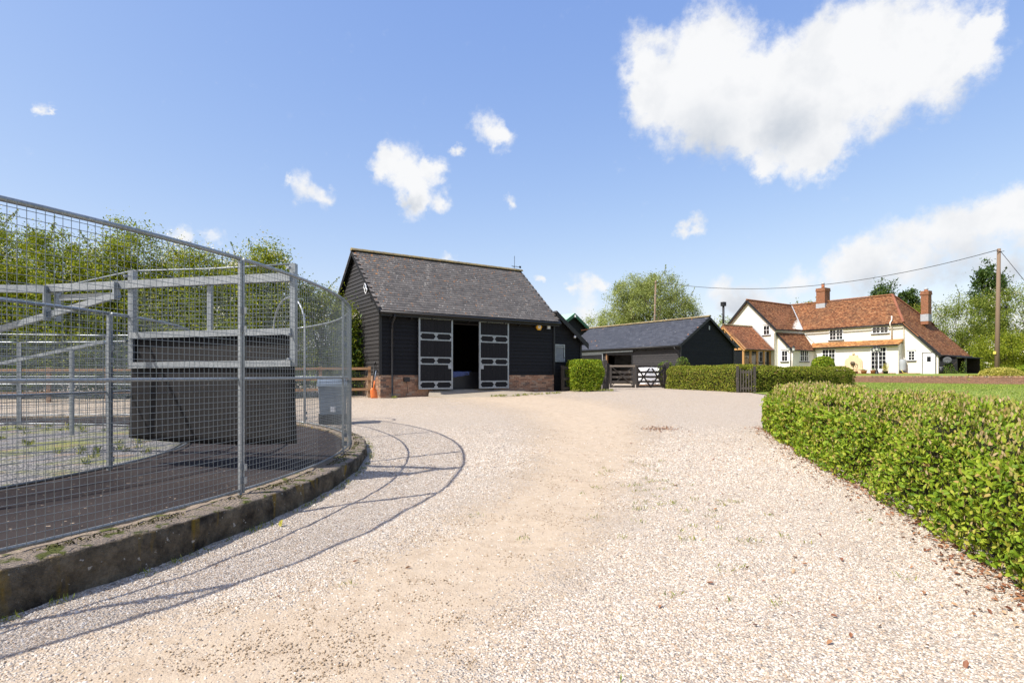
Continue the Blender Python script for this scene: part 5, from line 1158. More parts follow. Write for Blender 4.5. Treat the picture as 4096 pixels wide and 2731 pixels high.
def shovel():
    root = thing('shovel', b1(-.30, -.14, 0) + Vector((0, 0, 0)), B1R, 'orange plastic shovel leaning against the barn corner', 'shovel')
    bl = MB(); nu, nv = 6, 7; vs, fs = [], []
    for j in range(nv + 1):
        for i in range(nu + 1):
            u = i / nu * 2 - 1; v = j / nv; wdt = .13 * (1.0 - .12 * v) if v < .8 else .13 * (.9 - (v - .8) * 1.9); vs.append((u * wdt - .02 * v, -.10 + .03 * u * u + .06 * v, .01 + v * .36))
    for j in range(nv):
        for i in range(nu): a = j * (nu + 1) + i; fs.append((a, a + 1, a + nu + 2, a + nu + 1))
    b = bl.add(vs, fs).build('blade', 'orange_plastic', root, True); b.modifiers.new('s', 'SOLIDIFY').thickness = .012
    MB().tube([(-.02, -.05, .33), (.02, -.03, .62)], .021, 8).build('socket', 'orange_plastic', root, True); MB().tube([(.02, -.03, .62), (.09, .02, 1.0)], .017, 8).build('shaft', 'grey_plastic', root, True)
    MB().bar((.02, .02, 1.0), (.17, .02, 1.0), .03).bar((.02, .02, 1.0), (.09, .02, .92), .025).bar((.17, .02, 1.0), (.09, .02, .92), .025).build('handle', 'black_plastic', root)
    pl = thing('black_pole', b1(-.08, .42, 0), B1R, 'thin black pole leaning at the barn gable beside the shovel', 'pole')
    MB().tube([(-.1, 0, -.05), (.02, 0, 1.25)], .016, 8).build('shaft', 'black_plastic', pl, True); MB().tube([(.02, 0, 1.2), (.03, 0, 1.32)], .03, 8).build('head', 'black_plastic', pl, True)
shovel()
def trunk_box():
    root = thing('storage_chest', b1(3.65, .75, .26), B1R, 'black storage chest just inside the barn doorway', 'chest')
    MB().box(-.62, .75, -.3, .35, .0, .6).build('body', 'black_plastic', root); MB().box(-.65, .78, -.33, .38, .605, .70).build('lid', 'black_plastic', root)
    for x in (-.45, .5): MB().box(x, x + .12, -.36, -.30, .0, .06).build('foot', 'black_paint', root)
    tw = thing('blue_towel', b1(3.65, .75, .96), B1R, 'folded blue striped towel draped over the black chest in the doorway', 'towel')
    vs, fs = [], []; nu, nv = 22, 12
    for j in range(nv + 1):
        for i in range(nu + 1):
            u, v = i / nu, j / nv; s = u * 1.15; x = .45 - s; z = .012
            if x < -.62: z = .012 - (-.62 - x) * 1.0; x = -.62 - (-.62 - x) * .30 - .02
            y = -.28 + v * .5; drop = max(0, -.62 - (.45 - s))
            if v < .35 and u > .12: y = -.345 - .02 * math.sin(u * 20); z -= (.35 - v) * .8 * (0.4 + .6 * u)
            vs.append((x, y + .015 * math.sin(u * 9 + v * 4), z + .006 * math.sin(u * 23 + v * 9)))
    for j in range(nv):
        for i in range(nu): a = j * (nu + 1) + i; fs.append((a, a + 1, a + nu + 2, a + nu + 1))
    o = MB().add(vs, fs).build('cloth', 'blue_towel', tw, True); o.modifiers.new('s', 'SOLIDIFY').thickness = .008
trunk_box()
def grey_bin():
    root = thing('grey_bin', (-4.12, 13.05, zf(-4.1, 13.0)), .35, 'grey plastic feed bin with sloping lid standing on a black base behind the mesh', 'bin')
    MB().box(-.3, .3, -.26, .26, .0, .24).build('base', 'black_plastic', root)
    MB().hexa([(-.27, -.23, .24), (.27, -.23, .24), (.27, .23, .24), (-.27, .23, .24), (-.31, -.28, .86), (.31, -.28, .86), (.31, .28, .86), (-.31, .28, .86)]).build('body', 'grey_plastic', root)
    MB().hexa([(-.34, -.31, .865), (.34, -.31, .865), (.34, .31, .865), (-.34, .31, .865), (-.32, -.29, .93), (.32, -.29, .93), (.32, .29, 1.04), (-.32, .29, 1.04)]).build('lid', 'grey_plastic', root)
    MB().box(-.05, .05, -.29, -.265, .3, .42).build('label_plate', 'white_bag', root)
grey_bin()
def bags():
    x, y = 8.25, 33.2; root = thing('pallet', (x, y, zf(x, y)), .25, 'wooden pallet under the stacked white bags', 'pallet')
    for yy in (-.5, 0, .45): MB().box(-.75, .75, yy - .05, yy + .05, .0, .09).build('bearer', 'fence_wood', root)
    for i in range(8): MB().box(-.75 + i * .2, -.65 + i * .2, -.55, .55, .092, .115).build('slat', 'fence_wood', root)
    grp = 'white bags stacked behind the gate'; lev = ['bottom', 'second', 'third', 'top']
    me = bpy.data.meshes.new('white_bag'); bm = bmesh.new(); bmesh.ops.create_cube(bm, size=1)
    bmesh.ops.subdivide_edges(bm, edges=bm.edges, cuts=5, use_grid_fill=True)
    for v in bm.verts:
        a = v.co; k = 1 - .16 * (abs(a.x * 2) ** 4) * (abs(a.z * 2)) - .1 * abs(a.y * 2) ** 4; a.z *= .8 + .25 * (1 - (a.x * 2) ** 2 * .6) ; a.y *= k; a.x *= 1 - .05 * (abs(a.z * 2)) ** 2
        v.co += Vector((random.uniform(-.012, .012), random.uniform(-.012, .012), random.uniform(-.02, .02)))
    bm.to_mesh(me); bm.free(); me.polygons.foreach_set('use_smooth', [True] * len(me.polygons)); me.materials.append(M('white_bag'))
    for l in range(4):
        for i, sd in enumerate(('left', 'right')):
            o = obj('white_bag', me); o.location = Vector((x, y, zf(x, y) + .25 + l * .245)) + Vector((-.36 + i * .73, 0, 0)); o.rotation_euler = (0, 0, .25 + random.uniform(-.03, .03)); o.scale = (.76, 1.05, .27)
            tag(o, f'white bag, {lev[l]} layer on the {sd} of the stack behind the gate', 'bag', grp)
bags()

# ------------------------------------------------------------------ poles and wires
def pole(base, top, r0, r1, label, group='telegraph poles'):
    root = thing('telegraph_pole', base, 0, label, 'pole', group); b = Vector((0, 0, -.5)); t = Vector(top) - Vector(base)
    MB().tube([b, t * .5, t], [r0, (r0 + r1) / 2, r1], 12).build('shaft', 'pole_wood', root, True)
    for s in (-1, 1): MB().bar(t + Vector((-.02, -r1 * 1.0, -.25)), t + Vector((s * .28, -r1 * 1.1, -.2)), .035).build('bracket', 'black_paint', root)
    for k in range(6): MB().lathe([(r0 * .96, 0), (r0 * .96, .05)], tuple(t * (.35 + k * .1)), 10).build('band', 'lead', root) if base[1] > 50 else None
    return root
PL, PR = Vector((14.65, 58, 9.6)), Vector((35.95, 42, 9.32))
pole((14.4, 58, -.5), PL, .12, .085, 'left telegraph pole rising behind the blue slate stable roof')
rp_ = pole((35.78, 42, -.5), PR, .165, .115, 'right telegraph pole standing by the golden bush'); MB().box(-.19, -.15, -.14, .08, 2.05, 2.25).build('sign_plate', 'tag_yellow', rp_)
def cable(name, a, b, sag, r, label, n=24):
    a, b = Vector(a), Vector(b); pts = [a.lerp(b, t) - Vector((0, 0, sag * 4 * t * (1 - t))) - a for t in np.linspace(0, 1, n)]
    o = MB().tube(pts, r, 6).build(name, 'black_plastic', None, True); o.location = a; return tag(o, label, 'cable', 'overhead cables')
cable('overhead_cable', PL + Vector((.1, 0, -.1)), PR + Vector((-.15, -.1, -.1)), 1.62, .024, 'black overhead cable sagging between the two telegraph poles')
cable('stay_wire', PR + Vector((.08, -.05, -.2)), (39.9, 38.0, -.55), .05, .022, 'thick stay cable running down to the right from the right pole', 6)
sw = cable('stay_wire', PR + Vector((.05, .1, -.6)), (38.6, 43.6, .2), .02, .012, 'thin stay wire with a bead insulator on the right pole', 6)
MB().lathe([(.03, -.1), (.085, -.05), (.085, .05), (.03, .1)], (1.05, .56, -3.65), 10).build('insulator', 'black_plastic', sw, True)

# ------------------------------------------------------------------ garden things
def lamp(x, y, z, heads, label):
    root = thing('lamp_post', (x, y, z), .3, label, 'lamp post', 'garden lamp posts')
    MB().lathe([(.17, 0), (.17, .05), (.13, .08), (.12, .25), (.07, .38), (.055, .45), (.05, 1.1), (.062, 1.13), (.045, 1.18), (.04, 2.1)], (0, 0, 0), 14).build('column', 'black_paint', root, True)
    for i in range(heads):
        a = 2 * math.pi * i / heads + (.0 if heads == 2 else .5); dx, dy = (.3 * math.cos(a), .3 * math.sin(a))
        if heads == 3 and i == 0: dx, dy = 0, 0
        if heads == 3 and i > 0: dx, dy = (.31 * (1 if i == 1 else -1), .02)
        zt = 2.05 if heads == 2 or i else 2.12
        if dx or dy: MB().tube([(0, 0, 1.9), (dx * .6, dy * .6, 1.86), (dx, dy, zt - .06)], .02, 6).build('arm', 'black_paint', root, True)
        h = MB().lathe([(.05, 0), (.09, .03), (.10, .05)], (dx, dy, zt - .06), 8).build('lantern', 'black_paint', root)
        MB().lathe([(.09, 0), (.125, .26)], (dx, dy, zt - .008), 8).build('glass', 'lantern_glass', h); MB().lathe([(.15, 0), (.12, .06), (.04, .16), (.02, .24)], (dx, dy, zt + .255), 8).build('lantern_roof', 'black_paint', h)
lamp(24.6, 50.2, .1, 2, 'black two-lantern garden lamp post by the porch'); p = hp(-2.2, 1.2, 0); lamp(p.x, p.y, p.z - .03, 3, 'black three-lantern garden lamp post in front of the french doors')
def fountain():
    root = thing('wall_fountain', hp(-.72, 4.05, 0), HR, 'cream stone wall fountain with carved mask against the white wall', 'fountain')
    pr = [(-.82, -.1), (-.82, .55), (-.95, .55), (-.95, .1), (.95, .1)]
    out = [(-1.0, -.2), (1.0, -.2), (1.0, .35), (.84, .5), (.80, 1.25), (.66, 1.45), (.45, 1.55), (.38, 1.80), (-.38, 1.80), (-.45, 1.55), (-.66, 1.45), (-.80, 1.25), (-.84, .5), (-1.0, .35)]
    MB().prism([(-.0, a, z) for a, z in out], (-.12, 0, 0)).build('back_slab', 'sandstone', root)
    ins = [(a * .84, .1 + z * .86) for a, z in out[2:]]; MB().prism([(-.122, a, z) for a, z in ins], (-.03, 0, 0)).build('raised_panel', 'sandstone', root)
    MB().lathe([(.04, 0), (.12, .08), (.10, .2), (.03, .28)], (-.08, 0, 1.78), 10).build('finial', 'sandstone', root, True)
    vs = MB().lathe([(.02, 0), (.15, .03), (.21, .14), (.2, .26), (.12, .36), (.02, .38)], (-.2, 0, .82), 12).build('mask', 'old_concrete', root, True)
    MB().lathe([(.3, 0), (.34, .3), (.5, .42), (.47, .42), (.3, .33)], (-.35, 0, -.15), 16).build('basin', 'sandstone', root, True)
fountain()
def chair_(x, y, rz, label):
    root = thing('iron_chair', hp(x, y, -.02), HR + rz, label, 'chair', 'iron garden chairs'); M_ = 'black_paint'
    MB().lathe([(.22, 0), (.22, .03)], (0, 0, .42), 14).build('seat', M_, root)
    for sx in (-1, 1):
        for sy in (-1, 1): MB().tube([(sx * .16, sy * .16, .42), (sx * .2, sy * .2, 0)], .016, 6).build('leg', M_, root)
    MB().tube([(.2, -.2, .42), (.25, -.23, .8)] + [(.27, -.23 * math.cos(t), .8 + .18 * math.sin(t)) for t in np.linspace(0, math.pi, 9)] + [(.25, .23, .8), (.2, .2, .42)], .017, 6).build('back_frame', M_, root, True)
    for yc in (-.115, .115): MB().tube([(.26, yc + .115 * math.cos(t), .72 + .14 * math.sin(t)) for t in np.linspace(0, 2 * math.pi, 13)], .012, 5).build('scroll', M_, root, True)
    MB().tube([(.26, -.1 * math.cos(t), .8 + .13 * math.sin(t)) for t in np.linspace(0, math.pi, 9)], .012, 5).build('scroll', M_, root, True)
chair_(-2.7, 6.35, math.pi * .95, 'iron garden chair left of the table by the fountain'); chair_(-3.0, 5.2, math.pi * 1.1, 'iron garden chair with arched back nearest the wall fountain'); chair_(-2.0, 3.4, -math.pi / 2 - .3, 'iron garden chair turned sideways right of the fountain')
def table_():
    root = thing('iron_table', hp(-2.1, 4.6, 0), HR, 'round black iron garden table between the iron chairs', 'table')
    MB().lathe([(.55, 0), (.56, .02), (.55, .04)], (0, 0, .7), 20).build('top', 'black_paint', root); MB().lathe([(.3, 0), (.06, .1), (.05, .7)], (0, 0, 0), 12).build('pedestal', 'black_paint', root, True)
table_()
def garden_bits():
    wb = thing('water_butt', hp(-.42, -.12, 0), HR, 'grey ribbed water butt below the downpipe by the small window', 'water butt')
    MB().lathe([(.24, 0), (.24, .3)], (0, 0, -.1), 16).build('stand', 'black_plastic', wb); MB().lathe([(.2, 0), (.25, .1), (.24, .2), (.26, .35), (.25, .5), (.27, .65), (.26, .8), (.26, .95), (.22, 1.05), (.22, 1.08)], (0, 0, .21), 18).build('barrel', 'lead', wb, True)
    MB().tube([(-.26, 0, .35), (-.4, -.2, .1), (-.7, -.7, .02), (-.9, -.8, .02)], .02, 6).build('hose', 'tag_yellow', wb, True)
    for x, y, s, lb, mt, green in ((-1.7, 2.6, .26, 'low terracotta bowl planter left of the three-lantern lamp', 'terracotta', 120), (-1.75, 1.7, .28, 'terracotta pot behind the three-lantern lamp post', 'terracotta', 150), (-1.6, .75, .22, 'dark pot holding a small orange-leaved shrub right of the lamp', 'black_plastic', 420)):
        pt_ = thing('plant_pot', hp(x, y, -.02), HR, lb, 'plant pot', 'patio pots'); MB().lathe([(s * .7, 0), (s, s * 1.1), (s * 1.06, s * 1.2), (s * .9, s * 1.2), (s * .8, s * .95)], (0, 0, 0), 16).build('pot', mt, pt_, True)
        hh = .5 if green > 300 else .12; P = rng.normal(size=(green, 3)) * np.array([.13, .13, hh * .42]) + np.array([0, 0, s * 1.15 + hh * .5]); V, F = leaf_mesh(P, unit(rng.normal(size=P.shape)), unit(rng.normal(size=P.shape)), .07, .045); bulk('plants', V, F, 'golden_leaf' if green > 300 else 'laurel_leaf', pt_)
    pk = thing('metal_bin', hp(-.35, -3.1, 0), HR, 'small black barrel at the foot of the black store', 'barrel'); MB().lathe([(.15, 0), (.17, .25), (.15, .5), (.1, .52)], (0, 0, 0), 14).build('body', 'black_plastic', pk, True); MB().lathe([(.16, 0), (.16, .03)], (0, 0, .525), 14).build('lid', 'lead', pk)
    cl = thing('climbing_plant', hp(-.12, -3.9, 0), HR, 'straggling climber on the black boarded store', 'plant'); P = np.stack([rng.normal(size=900) * .05 - .1, rng.uniform(-1.0, .7, 900), rng.uniform(0, 1.0, 900) ** 1.3 * 1.1], 1); P = P[(np.sin(P[:, 1] * 5) + 1.3 > P[:, 2] * 1.6)]
    V, F = leaf_mesh(P, unit(rng.normal(size=P.shape)), unit(rng.normal(size=P.shape) + np.array([-1, 0, .5])), .07, .05); bulk('leaves', V, F, 'laurel_leaf', cl); MB().tube([(-.05, 0, -.05), (-.1, .2, .5), (-.08, -.3, 1.0)], .015, 5).build('stem', 'bark', cl)
garden_bits()

# ------------------------------------------------------------------ clipped hedges and shrubs
def hedge_points(n, path, width, hgt, g, zfun, rounded=.12, bulge=.05):
    """surface points and outward normals of a clipped hedge following path (front base line), body to the right/back of it"""
    P = np.array(path, float); seg = np.diff(P, axis=0); sl = np.hypot(seg[:, 0], seg[:, 1]); cum = np.concatenate([[0], np.cumsum(sl)])
    L = cum[-1]; areas = np.array([hgt * L, width * L, hgt * L * .5, hgt * width, hgt * width]); k = g.choice(5, n, p=areas / areas.sum())
    t = g.random(n) * L; u = g.random(n); a = np.zeros(n); h = np.zeros(n); nr = np.zeros((n, 3))
    m = k == 0; h[m] = u[m] * hgt; a[m] = 0; nr[m] = (0, -1, 0)
    m = k == 1; h[m] = hgt; a[m] = u[m] * width; nr[m] = (0, 0, 1)
    m = k == 2; h[m] = u[m] * hgt; a[m] = width; nr[m] = (0, 1, 0)
    m = k == 3; t[m] = 0; a[m] = g.random(m.sum()) * width; h[m] = u[m] * hgt; nr[m] = (-1, 0, 0)
    m = k == 4; t[m] = L; a[m] = g.random(m.sum()) * width; h[m] = u[m] * hgt; nr[m] = (1, 0, 0)
    # round the shoulders
    e = np.minimum(a, width - a); c = np.clip(1 - e / .3, 0, 1) * np.clip(1 - (hgt - h) / .3, 0, 1)
    h -= c * rounded; a = a + np.where(a < width / 2, 1, -1) * c * rounded
    i = np.clip(np.searchsorted(cum, t, 'right') - 1, 0, len(sl) - 1); f = (t - cum[i]) / sl[i]; base = P[i] + seg[i] * f[:, None]; tg = seg[i] / sl[i][:, None]; rt = np.stack([tg[:, 1], -tg[:, 0]], 1)
    if path[0][1] < path[-1][1] or True: pass
    w = base + rt * a[:, None]; z = zfun(w[:, 0], w[:, 1]) + h
    N = np.stack([tg[:, 0] * nr[:, 0] + rt[:, 0] * nr[:, 1], tg[:, 1] * nr[:, 0] + rt[:, 1] * nr[:, 1], nr[:, 2]], 1)
    W3 = np.stack([w[:, 0], w[:, 1], z], 1)
    lump = (np.sin(W3[:, 0] * 3.1 + W3[:, 1] * 1.7) + np.sin(W3[:, 1] * 4.3 + W3[:, 2] * 3.7) + np.sin(W3[:, 2] * 6.1 + W3[:, 0] * 2.3)) * bulge * .5
    return W3 + unit(N) * lump[:, None], unit(N), h
def hedge_core(path, width, hgt, zfun, parent, inset=.12):
    mb = MB(); P = [Vector(p) for p in path]; n = len(P); rows = []
    for i, p in enumerate(P):
        d = (P[min(i + 1, n - 1)] - P[max(i - 1, 0)]).normalized(); rt = Vector((d.y, -d.x)); q = p + (d * inset if i == 0 else (-d * inset if i == n - 1 else Vector((0, 0))))
        a, b = q + rt * inset, q + rt * (width - inset); za, zb = float(zfun(a.x, a.y)), float(zfun(b.x, b.y)); rows.append([(a.x, a.y, za + .02), (b.x, b.y, zb + .02), (b.x, b.y, zb + hgt - inset), (a.x, a.y, za + hgt - inset)])
    vs = [v for r in rows for v in r]; fs = [(0, 1, 2, 3), tuple(4 * (n - 1) + k for k in (3, 2, 1, 0))]
    for i in range(n - 1):
        for k in range(4): fs.append((4 * i + k, 4 * i + (k + 1) % 4, 4 * i + 4 + (k + 1) % 4, 4 * i + 4 + k))
    return mb.add(vs, fs).build('twig_core', 'twig', parent)
def clipped_hedge(name, path, width, hgt, n, leaf, mat, label, seed, cat='hedge', group=None, young=0.0, wid=.55):
    g = np.random.default_rng(seed); c = Vector(path[0]); root = thing(name, (0, 0, 0), 0, label, cat, group)
    W3, N, h = hedge_points(n, path, width, hgt, g, zg); W3 = W3 - N * (np.abs(g.normal(size=(n, 1))) * .05) + N * .03
    # the base stands clear of the gravel here and there
    ax = unit(N * .6 + g.normal(size=W3.shape) * .8 + np.array([0, 0, .35])); nr = unit(N + g.normal(size=W3.shape) * .55 + np.array([0, 0, .35])); s = leaf * (.6 + .8 * g.random(n))
    V, F = leaf_mesh(W3, ax, nr, s, s * wid); bulk('foliage', V, F, mat, root)
    hedge_core(path, width, hgt, zg, root)
    return root
# near hedge beside the drive: every leaf is modelled, the nearest 300 are single objects
def near_hedge():
    g = np.random.default_rng(11); root = thing('cotoneaster_hedge', (0, 0, 0), 0, 'big leafy hedge with bronze young tips along the right of the gravel drive', 'hedge')
    path = [(x, y) for x, y in zip(HLINE_X, HLINE_Y)]; path[0] = (2.63, 1.0); path = [(x - .07, y) for x, y in path]; WdH, HH = 1.38, 0.99
    def zf_h(x, y): return zg(x, y) - .06 * np.clip((np.asarray(y) - 6) / 6, 0, 1)
    n = 62000; W3, N, h = hedge_points(n, path, WdH, HH, g, zf_h, .16, .07)
    keep = (g.random(n) < np.clip(7.5 / np.maximum(W3[:, 1], 1), .42, 1)) & ~((h < .05) & (g.random(n) < .5)); W3, N, h = W3[keep], N[keep], h[keep]; n = len(W3)
    back = np.abs(g.normal(size=(n, 1))) * .075; W3 = W3 - N * back + N * .05
    sc_ = 1 + np.clip((W3[:, 1] - 6) / 8, 0, .6)
    ax = unit(N * .55 + g.normal(size=W3.shape) * .62 + np.array([0, 0, .55])); nr = unit(N * 1.0 + g.normal(size=W3.shape) * .42 + np.array([-.25, -.2, .55])); s = .045 * (.55 + .8 * g.random(n)) * sc_
    yng = (g.random(n) < np.where(N[:, 2] > .5, .42, .08 + .12 * (h > .75)))
    W3[yng] += np.array([0, 0, .025]); ax[yng] = unit(ax[yng] * .6 + np.array([0, 0, .8])); s[yng] *= .85
    d = np.linalg.norm(W3, axis=1) + np.where((W3[:, 1] > .9 * W3[:, 0]) & (W3[:, 1] * 1.11 > W3[:, 0]) , 0, 50) + np.where(N[:, 1] > .5, 30, 0) + yng * 60 + back[:, 0] * 8
    near = np.argsort(d)[:300]; rest = np.ones(n, bool); rest[near] = False
    a = rest & ~yng; V, F = leaf_mesh(W3[a], ax[a], nr[a], s[a], s[a] * .52, .16, True); bulk('foliage', V, F, 'hedge_leaf', root, True)['kind'] = 'stuff'
    b = rest & yng; V, F = leaf_mesh(W3[b], ax[b], nr[b], s[b], s[b] * .40, .22, True); bulk('young_leaves', V, F, 'young_leaf', root, True)['kind'] = 'stuff'
    lv, lf = leaf_mesh(np.zeros((1, 3)), np.array([[1., 0, 0]]), np.array([[0, 0, 1.]]), 1.0, .52, .16, True)
    me = bpy.data.meshes.new('leaf'); me.from_pydata(lv.tolist(), [], lf.tolist()); me.materials.append(M('hedge_leaf_single')); me.polygons.foreach_set('use_smooth', [True] * len(me.polygons))
    for i in near:
        X_ = Vector(ax[i]); S_ = X_.cross(Vector(nr[i])).normalized(); U_ = S_.cross(X_); k = float(s[i])
        o = obj('leaf', me, None, root); o.matrix_basis = Matrix(((X_.x * k, -S_.x * k, U_.x * k, W3[i, 0]), (X_.y * k, -S_.y * k, U_.y * k, W3[i, 1]), (X_.z * k, -S_.z * k, U_.z * k, W3[i, 2]), (0, 0, 0, 1)))
    hedge_core(path, WdH, HH, zf_h, root, .17)
    # shoots inside: short twigs so gaps look woody
    tw = MB()
    for i in g.choice(n, 700): p = Vector(W3[i]); q = p - Vector(N[i]) * .16 + Vector(g.normal(size=3) * .04); tw.tube([q, p], [.004, .0015], 4, False)
    tw.build('twigs', 'bark', root, True, False)['kind'] = 'stuff'
near_hedge()
clipped_hedge('clipped_hedge', [(9.42, 23.95), (7.80, 28.9)], 1.5, 1.13, 17000, .062, 'clipped_leaf', 'square clipped hedge between the five-bar gate and the picket gate', 21)
clipped_hedge('clipped_hedge', [(16.8, 27.8), (13.4, 25.3), (10.12, 23.7)], 1.3, 1.04, 21000, .062, 'clipped_leaf', 'clipped hedge right of the picket gate, running behind the big leafy hedge', 22)
def round_shrub(name, c, r, hgt, n, leaf, mat, label, seed, sq=.55, cat='shrub', flare=0.0):
    g = np.random.default_rng(seed); root = thing(name, (c[0], c[1], c[2]), .2, label, cat)
    d = unit(g.normal(size=(n, 3)))
    if sq < .5:
        f = g.integers(0, 5, n); u = g.uniform(-1, 1, (n, 3)); u[f == 0, 0] = -1; u[f == 1, 0] = 1; u[f == 2, 1] = -1; u[f == 3, 1] = 1; u[f == 4, 2] = 1
        d = unit(u); ln = np.linalg.norm(u, axis=1, keepdims=True); u = u * np.minimum(1, (1.32 / ln) ** .8); q = u * (1 + .03 * np.sin(u[:, [1]] * 7 + u[:, [2]] * 5))
    d[:, 2] = np.abs(d[:, 2]) * np.where(g.random(n) < .75, 1, -1)
    if sq >= .5: q = np.sign(d) * np.abs(d) ** sq
    P = q * np.array([r, r * .85, hgt / 2]); P *= (1 - (.13 if sq > .5 else .07) * np.abs(g.normal(size=(n, 1)))); P[:, 2] += hgt / 2
    P[:, :2] *= (1 - flare * np.clip(1 - P[:, 2:3] / hgt * 2, 0, 1)); P[:, 2] = np.maximum(P[:, 2], .03)
    ax = unit(d * .5 + g.normal(size=P.shape) * .6 + np.array([0, 0, .6])); nr = unit(d + g.normal(size=P.shape) * .5 + np.array([0, 0, .4])); s = leaf * (.6 + .8 * g.random(n))
    V, F = leaf_mesh(P, ax, nr, s, s * .5); bulk('foliage', V, F, mat, root)
    MB().lathe([(r * .35, 0), (r * .62, hgt * .2), (r * .72, hgt * .55), (r * .6, hgt * .82), (.05, hgt * .86)], (0, 0, 0), 10).build('twig_core', 'twig', root)
    MB().tube([(0, 0, -.1), (0, 0, hgt * .4)], r * .12, 6).build('stem', 'bark', root)
    return root
round_shrub('clipped_shrub', (3.22, 25.3, zf(3.2, 25.3) - .03), .74, 1.40, 13000, .075, 'bright_leaf', 'bright green clipped block shrub between the barn and the yard gates', 31, .34, flare=.12)
round_shrub('golden_bush', (34.1, 39.7, -.68), 1.3, 1.22, 6000, .10, 'golden_leaf', 'golden yellow variegated bush against the low brick wall under the pole', 32, .85)
round_shrub('golden_bush', (32.7, 40.45, -.68), .5, .72, 1500, .09, 'golden_leaf', 'small golden trailing plant over the low brick wall left of the golden bush', 33, .85)
round_shrub('green_bush', (24.6, 45.0, -.05), .85, 1.55, 3200, .11, 'bright_leaf', 'fresh green leafy bush in front of the left french doors', 34, .85)
round_shrub('rose_bush', (8.25, 30.6, -.7), .5, 1.5, 900, .07, 'laurel_leaf', 'straggly rose bush behind the square hedge at the stable wall', 35, .9)
round_shrub('rose_bush', (9.6, 32.0, -.7), .45, 1.75, 900, .07, 'laurel_leaf', 'taller rose bush at the corner of the long stable', 36, .9)
round_shrub('low_conifer', (38.6, 41.5, -.6), 1.7, 1.5, 4200, .12, 'bright_leaf', 'low spreading green conifer at the far right behind the pole', 37, .95)
# ------------------------------------------------------------------ trees
grp = 'hawthorns behind the horse walker'
HT = [(-23.4, 20.9, 7.45, 2.7, 'far left hawthorn behind the mesh fence, tallest and yellow-green'), (-19.8, 21.3, 7.02, 2.3, 'second hawthorn from the left behind the mesh, heavy with white blossom'),
      (-17.0, 21.1, 6.48, 2.1, 'third hawthorn from the left behind the mesh ring'), (-14.3, 21.5, 6.80, 1.9, 'hawthorn with tall thin shoots above the middle of the curved fence rail'),
      (-11.7, 21.5, 5.72, 1.9, 'hawthorn behind the rubber divider sheet'), (-9.5, 21.5, 5.83, 1.6, 'hawthorn seen through the right part of the curved mesh fence')]
for i, (x, y, h, w, lb) in enumerate(HT):
    tree('hawthorn_tree', (x, y, zf(x, y)), [(0, 0, h * .58, w, w * .8, h * .34), (-.4 * w, .1, h * .38, w * .8, w * .7, h * .32), (.45 * w, -.1, h * .36, w * .8, w * .7, h * .30), (.1, 0, h * .80, w * .5, w * .5, h * .17)],
         lb, group=grp, ncl=380, per=190, leaf=.085, clr=.42, seed=40 + i, limbs=18, blossom=1500 if i != 2 else 700, sprigs=34)
tree('hawthorn_tree', (-7.35, 22.2, zf(-7, 22)), [(0, 0, 2.7, 1.15, 1.0, 1.5), (.2, -.2, 1.6, 1.0, .9, 1.2), (-.5, .3, 3.4, .8, .8, .9), (.75, -.1, 3.0, .55, .5, .6)], 'hawthorn with white blossom touching the barn gable', group=grp, ncl=210, per=130, leaf=.065, clr=.32, seed=51, blossom=1300, sprigs=24)
grp2 = 'laurels below the hawthorns'
for i, (x, y, lb) in enumerate(((-6.55, 22.3, 'glossy laurel bush squeezed between the wooden fence and the barn gable'), (-9.3, 21.3, 'glossy laurel behind the wooden fence right of the arch'), (-12.0, 20.9, 'glossy laurel behind the wooden fence at the middle of the ring'), (-15.0, 20.9, 'glossy laurel behind the left part of the wooden fence'), (-18.2, 20.6, 'glossy laurel at the far left end of the wooden fence'))):
    hh = 3.1 if i == 0 else 2.6; ww = .62 if i == 0 else 1.6
    tree('laurel_bush', (x, y, zf(x, y)), [(0, 0, hh * .55, ww, .8, hh * .45), (ww * .2, 0, hh * .3, ww, .8, hh * .3)], lb, 'bush', grp2, 'laurel_leaf', 110, 60, .14, .33, .07, 60 + i, 8, wid=.42)
tree('willow_tree', (17.6, 74, -.3), [(0, 0, 9.2, 5.0, 4.2, 4.2), (-4.2, .5, 6.4, 3.4, 3.2, 3.2), (4.3, 0, 7.6, 2.8, 2.6, 3.4), (-1.8, 0, 11.4, 2.2, 2.2, 2.0), (2.6, .5, 11.2, 2.2, 2.2, 2.1), (-6.6, 0, 4.4, 2.2, 2.2, 2.0)], 'big pale green willow behind the long stable roof', mat='willow_leaf', ncl=520, per=135, leaf=.24, clr=.78, trunk_r=.38, seed=71, limbs=45, droop=.30, wid=.3, shell=.35, sprigs=14, stems=5, trunk_top=9)
for i, (px, py, h, lb) in enumerate(((3528, 1123, 13.0, 'dark poplar top showing above the middle of the farmhouse ridge'), (3635, 1146, 12.3, 'dark poplar top left of the right brick chimney'), (3956, 1037, 16.0, 'tallest dark poplar beside the right telegraph pole'))):
    Y_ = 76.; X_ = (px - 2048) / FPX * Y_; zt = (1500 - py) / FPX * Y_
    tree('poplar_tree', (X_, Y_, 0), [(0, 0, zt * .55, 1.9, 1.9, zt * .38), (.1, 0, zt * .82, 1.1, 1.1, zt * .17), (-.6, 0, zt * .7, 1.2, 1.2, zt * .2), (.8, 0, zt * .68, 1.1, 1.1, zt * .2)], lb, group='poplars behind the farmhouse', mat='poplar_leaf', ncl=200, per=60, leaf=.30, clr=.55, trunk_r=.2, seed=80 + i, sprigs=26, shell=.5)
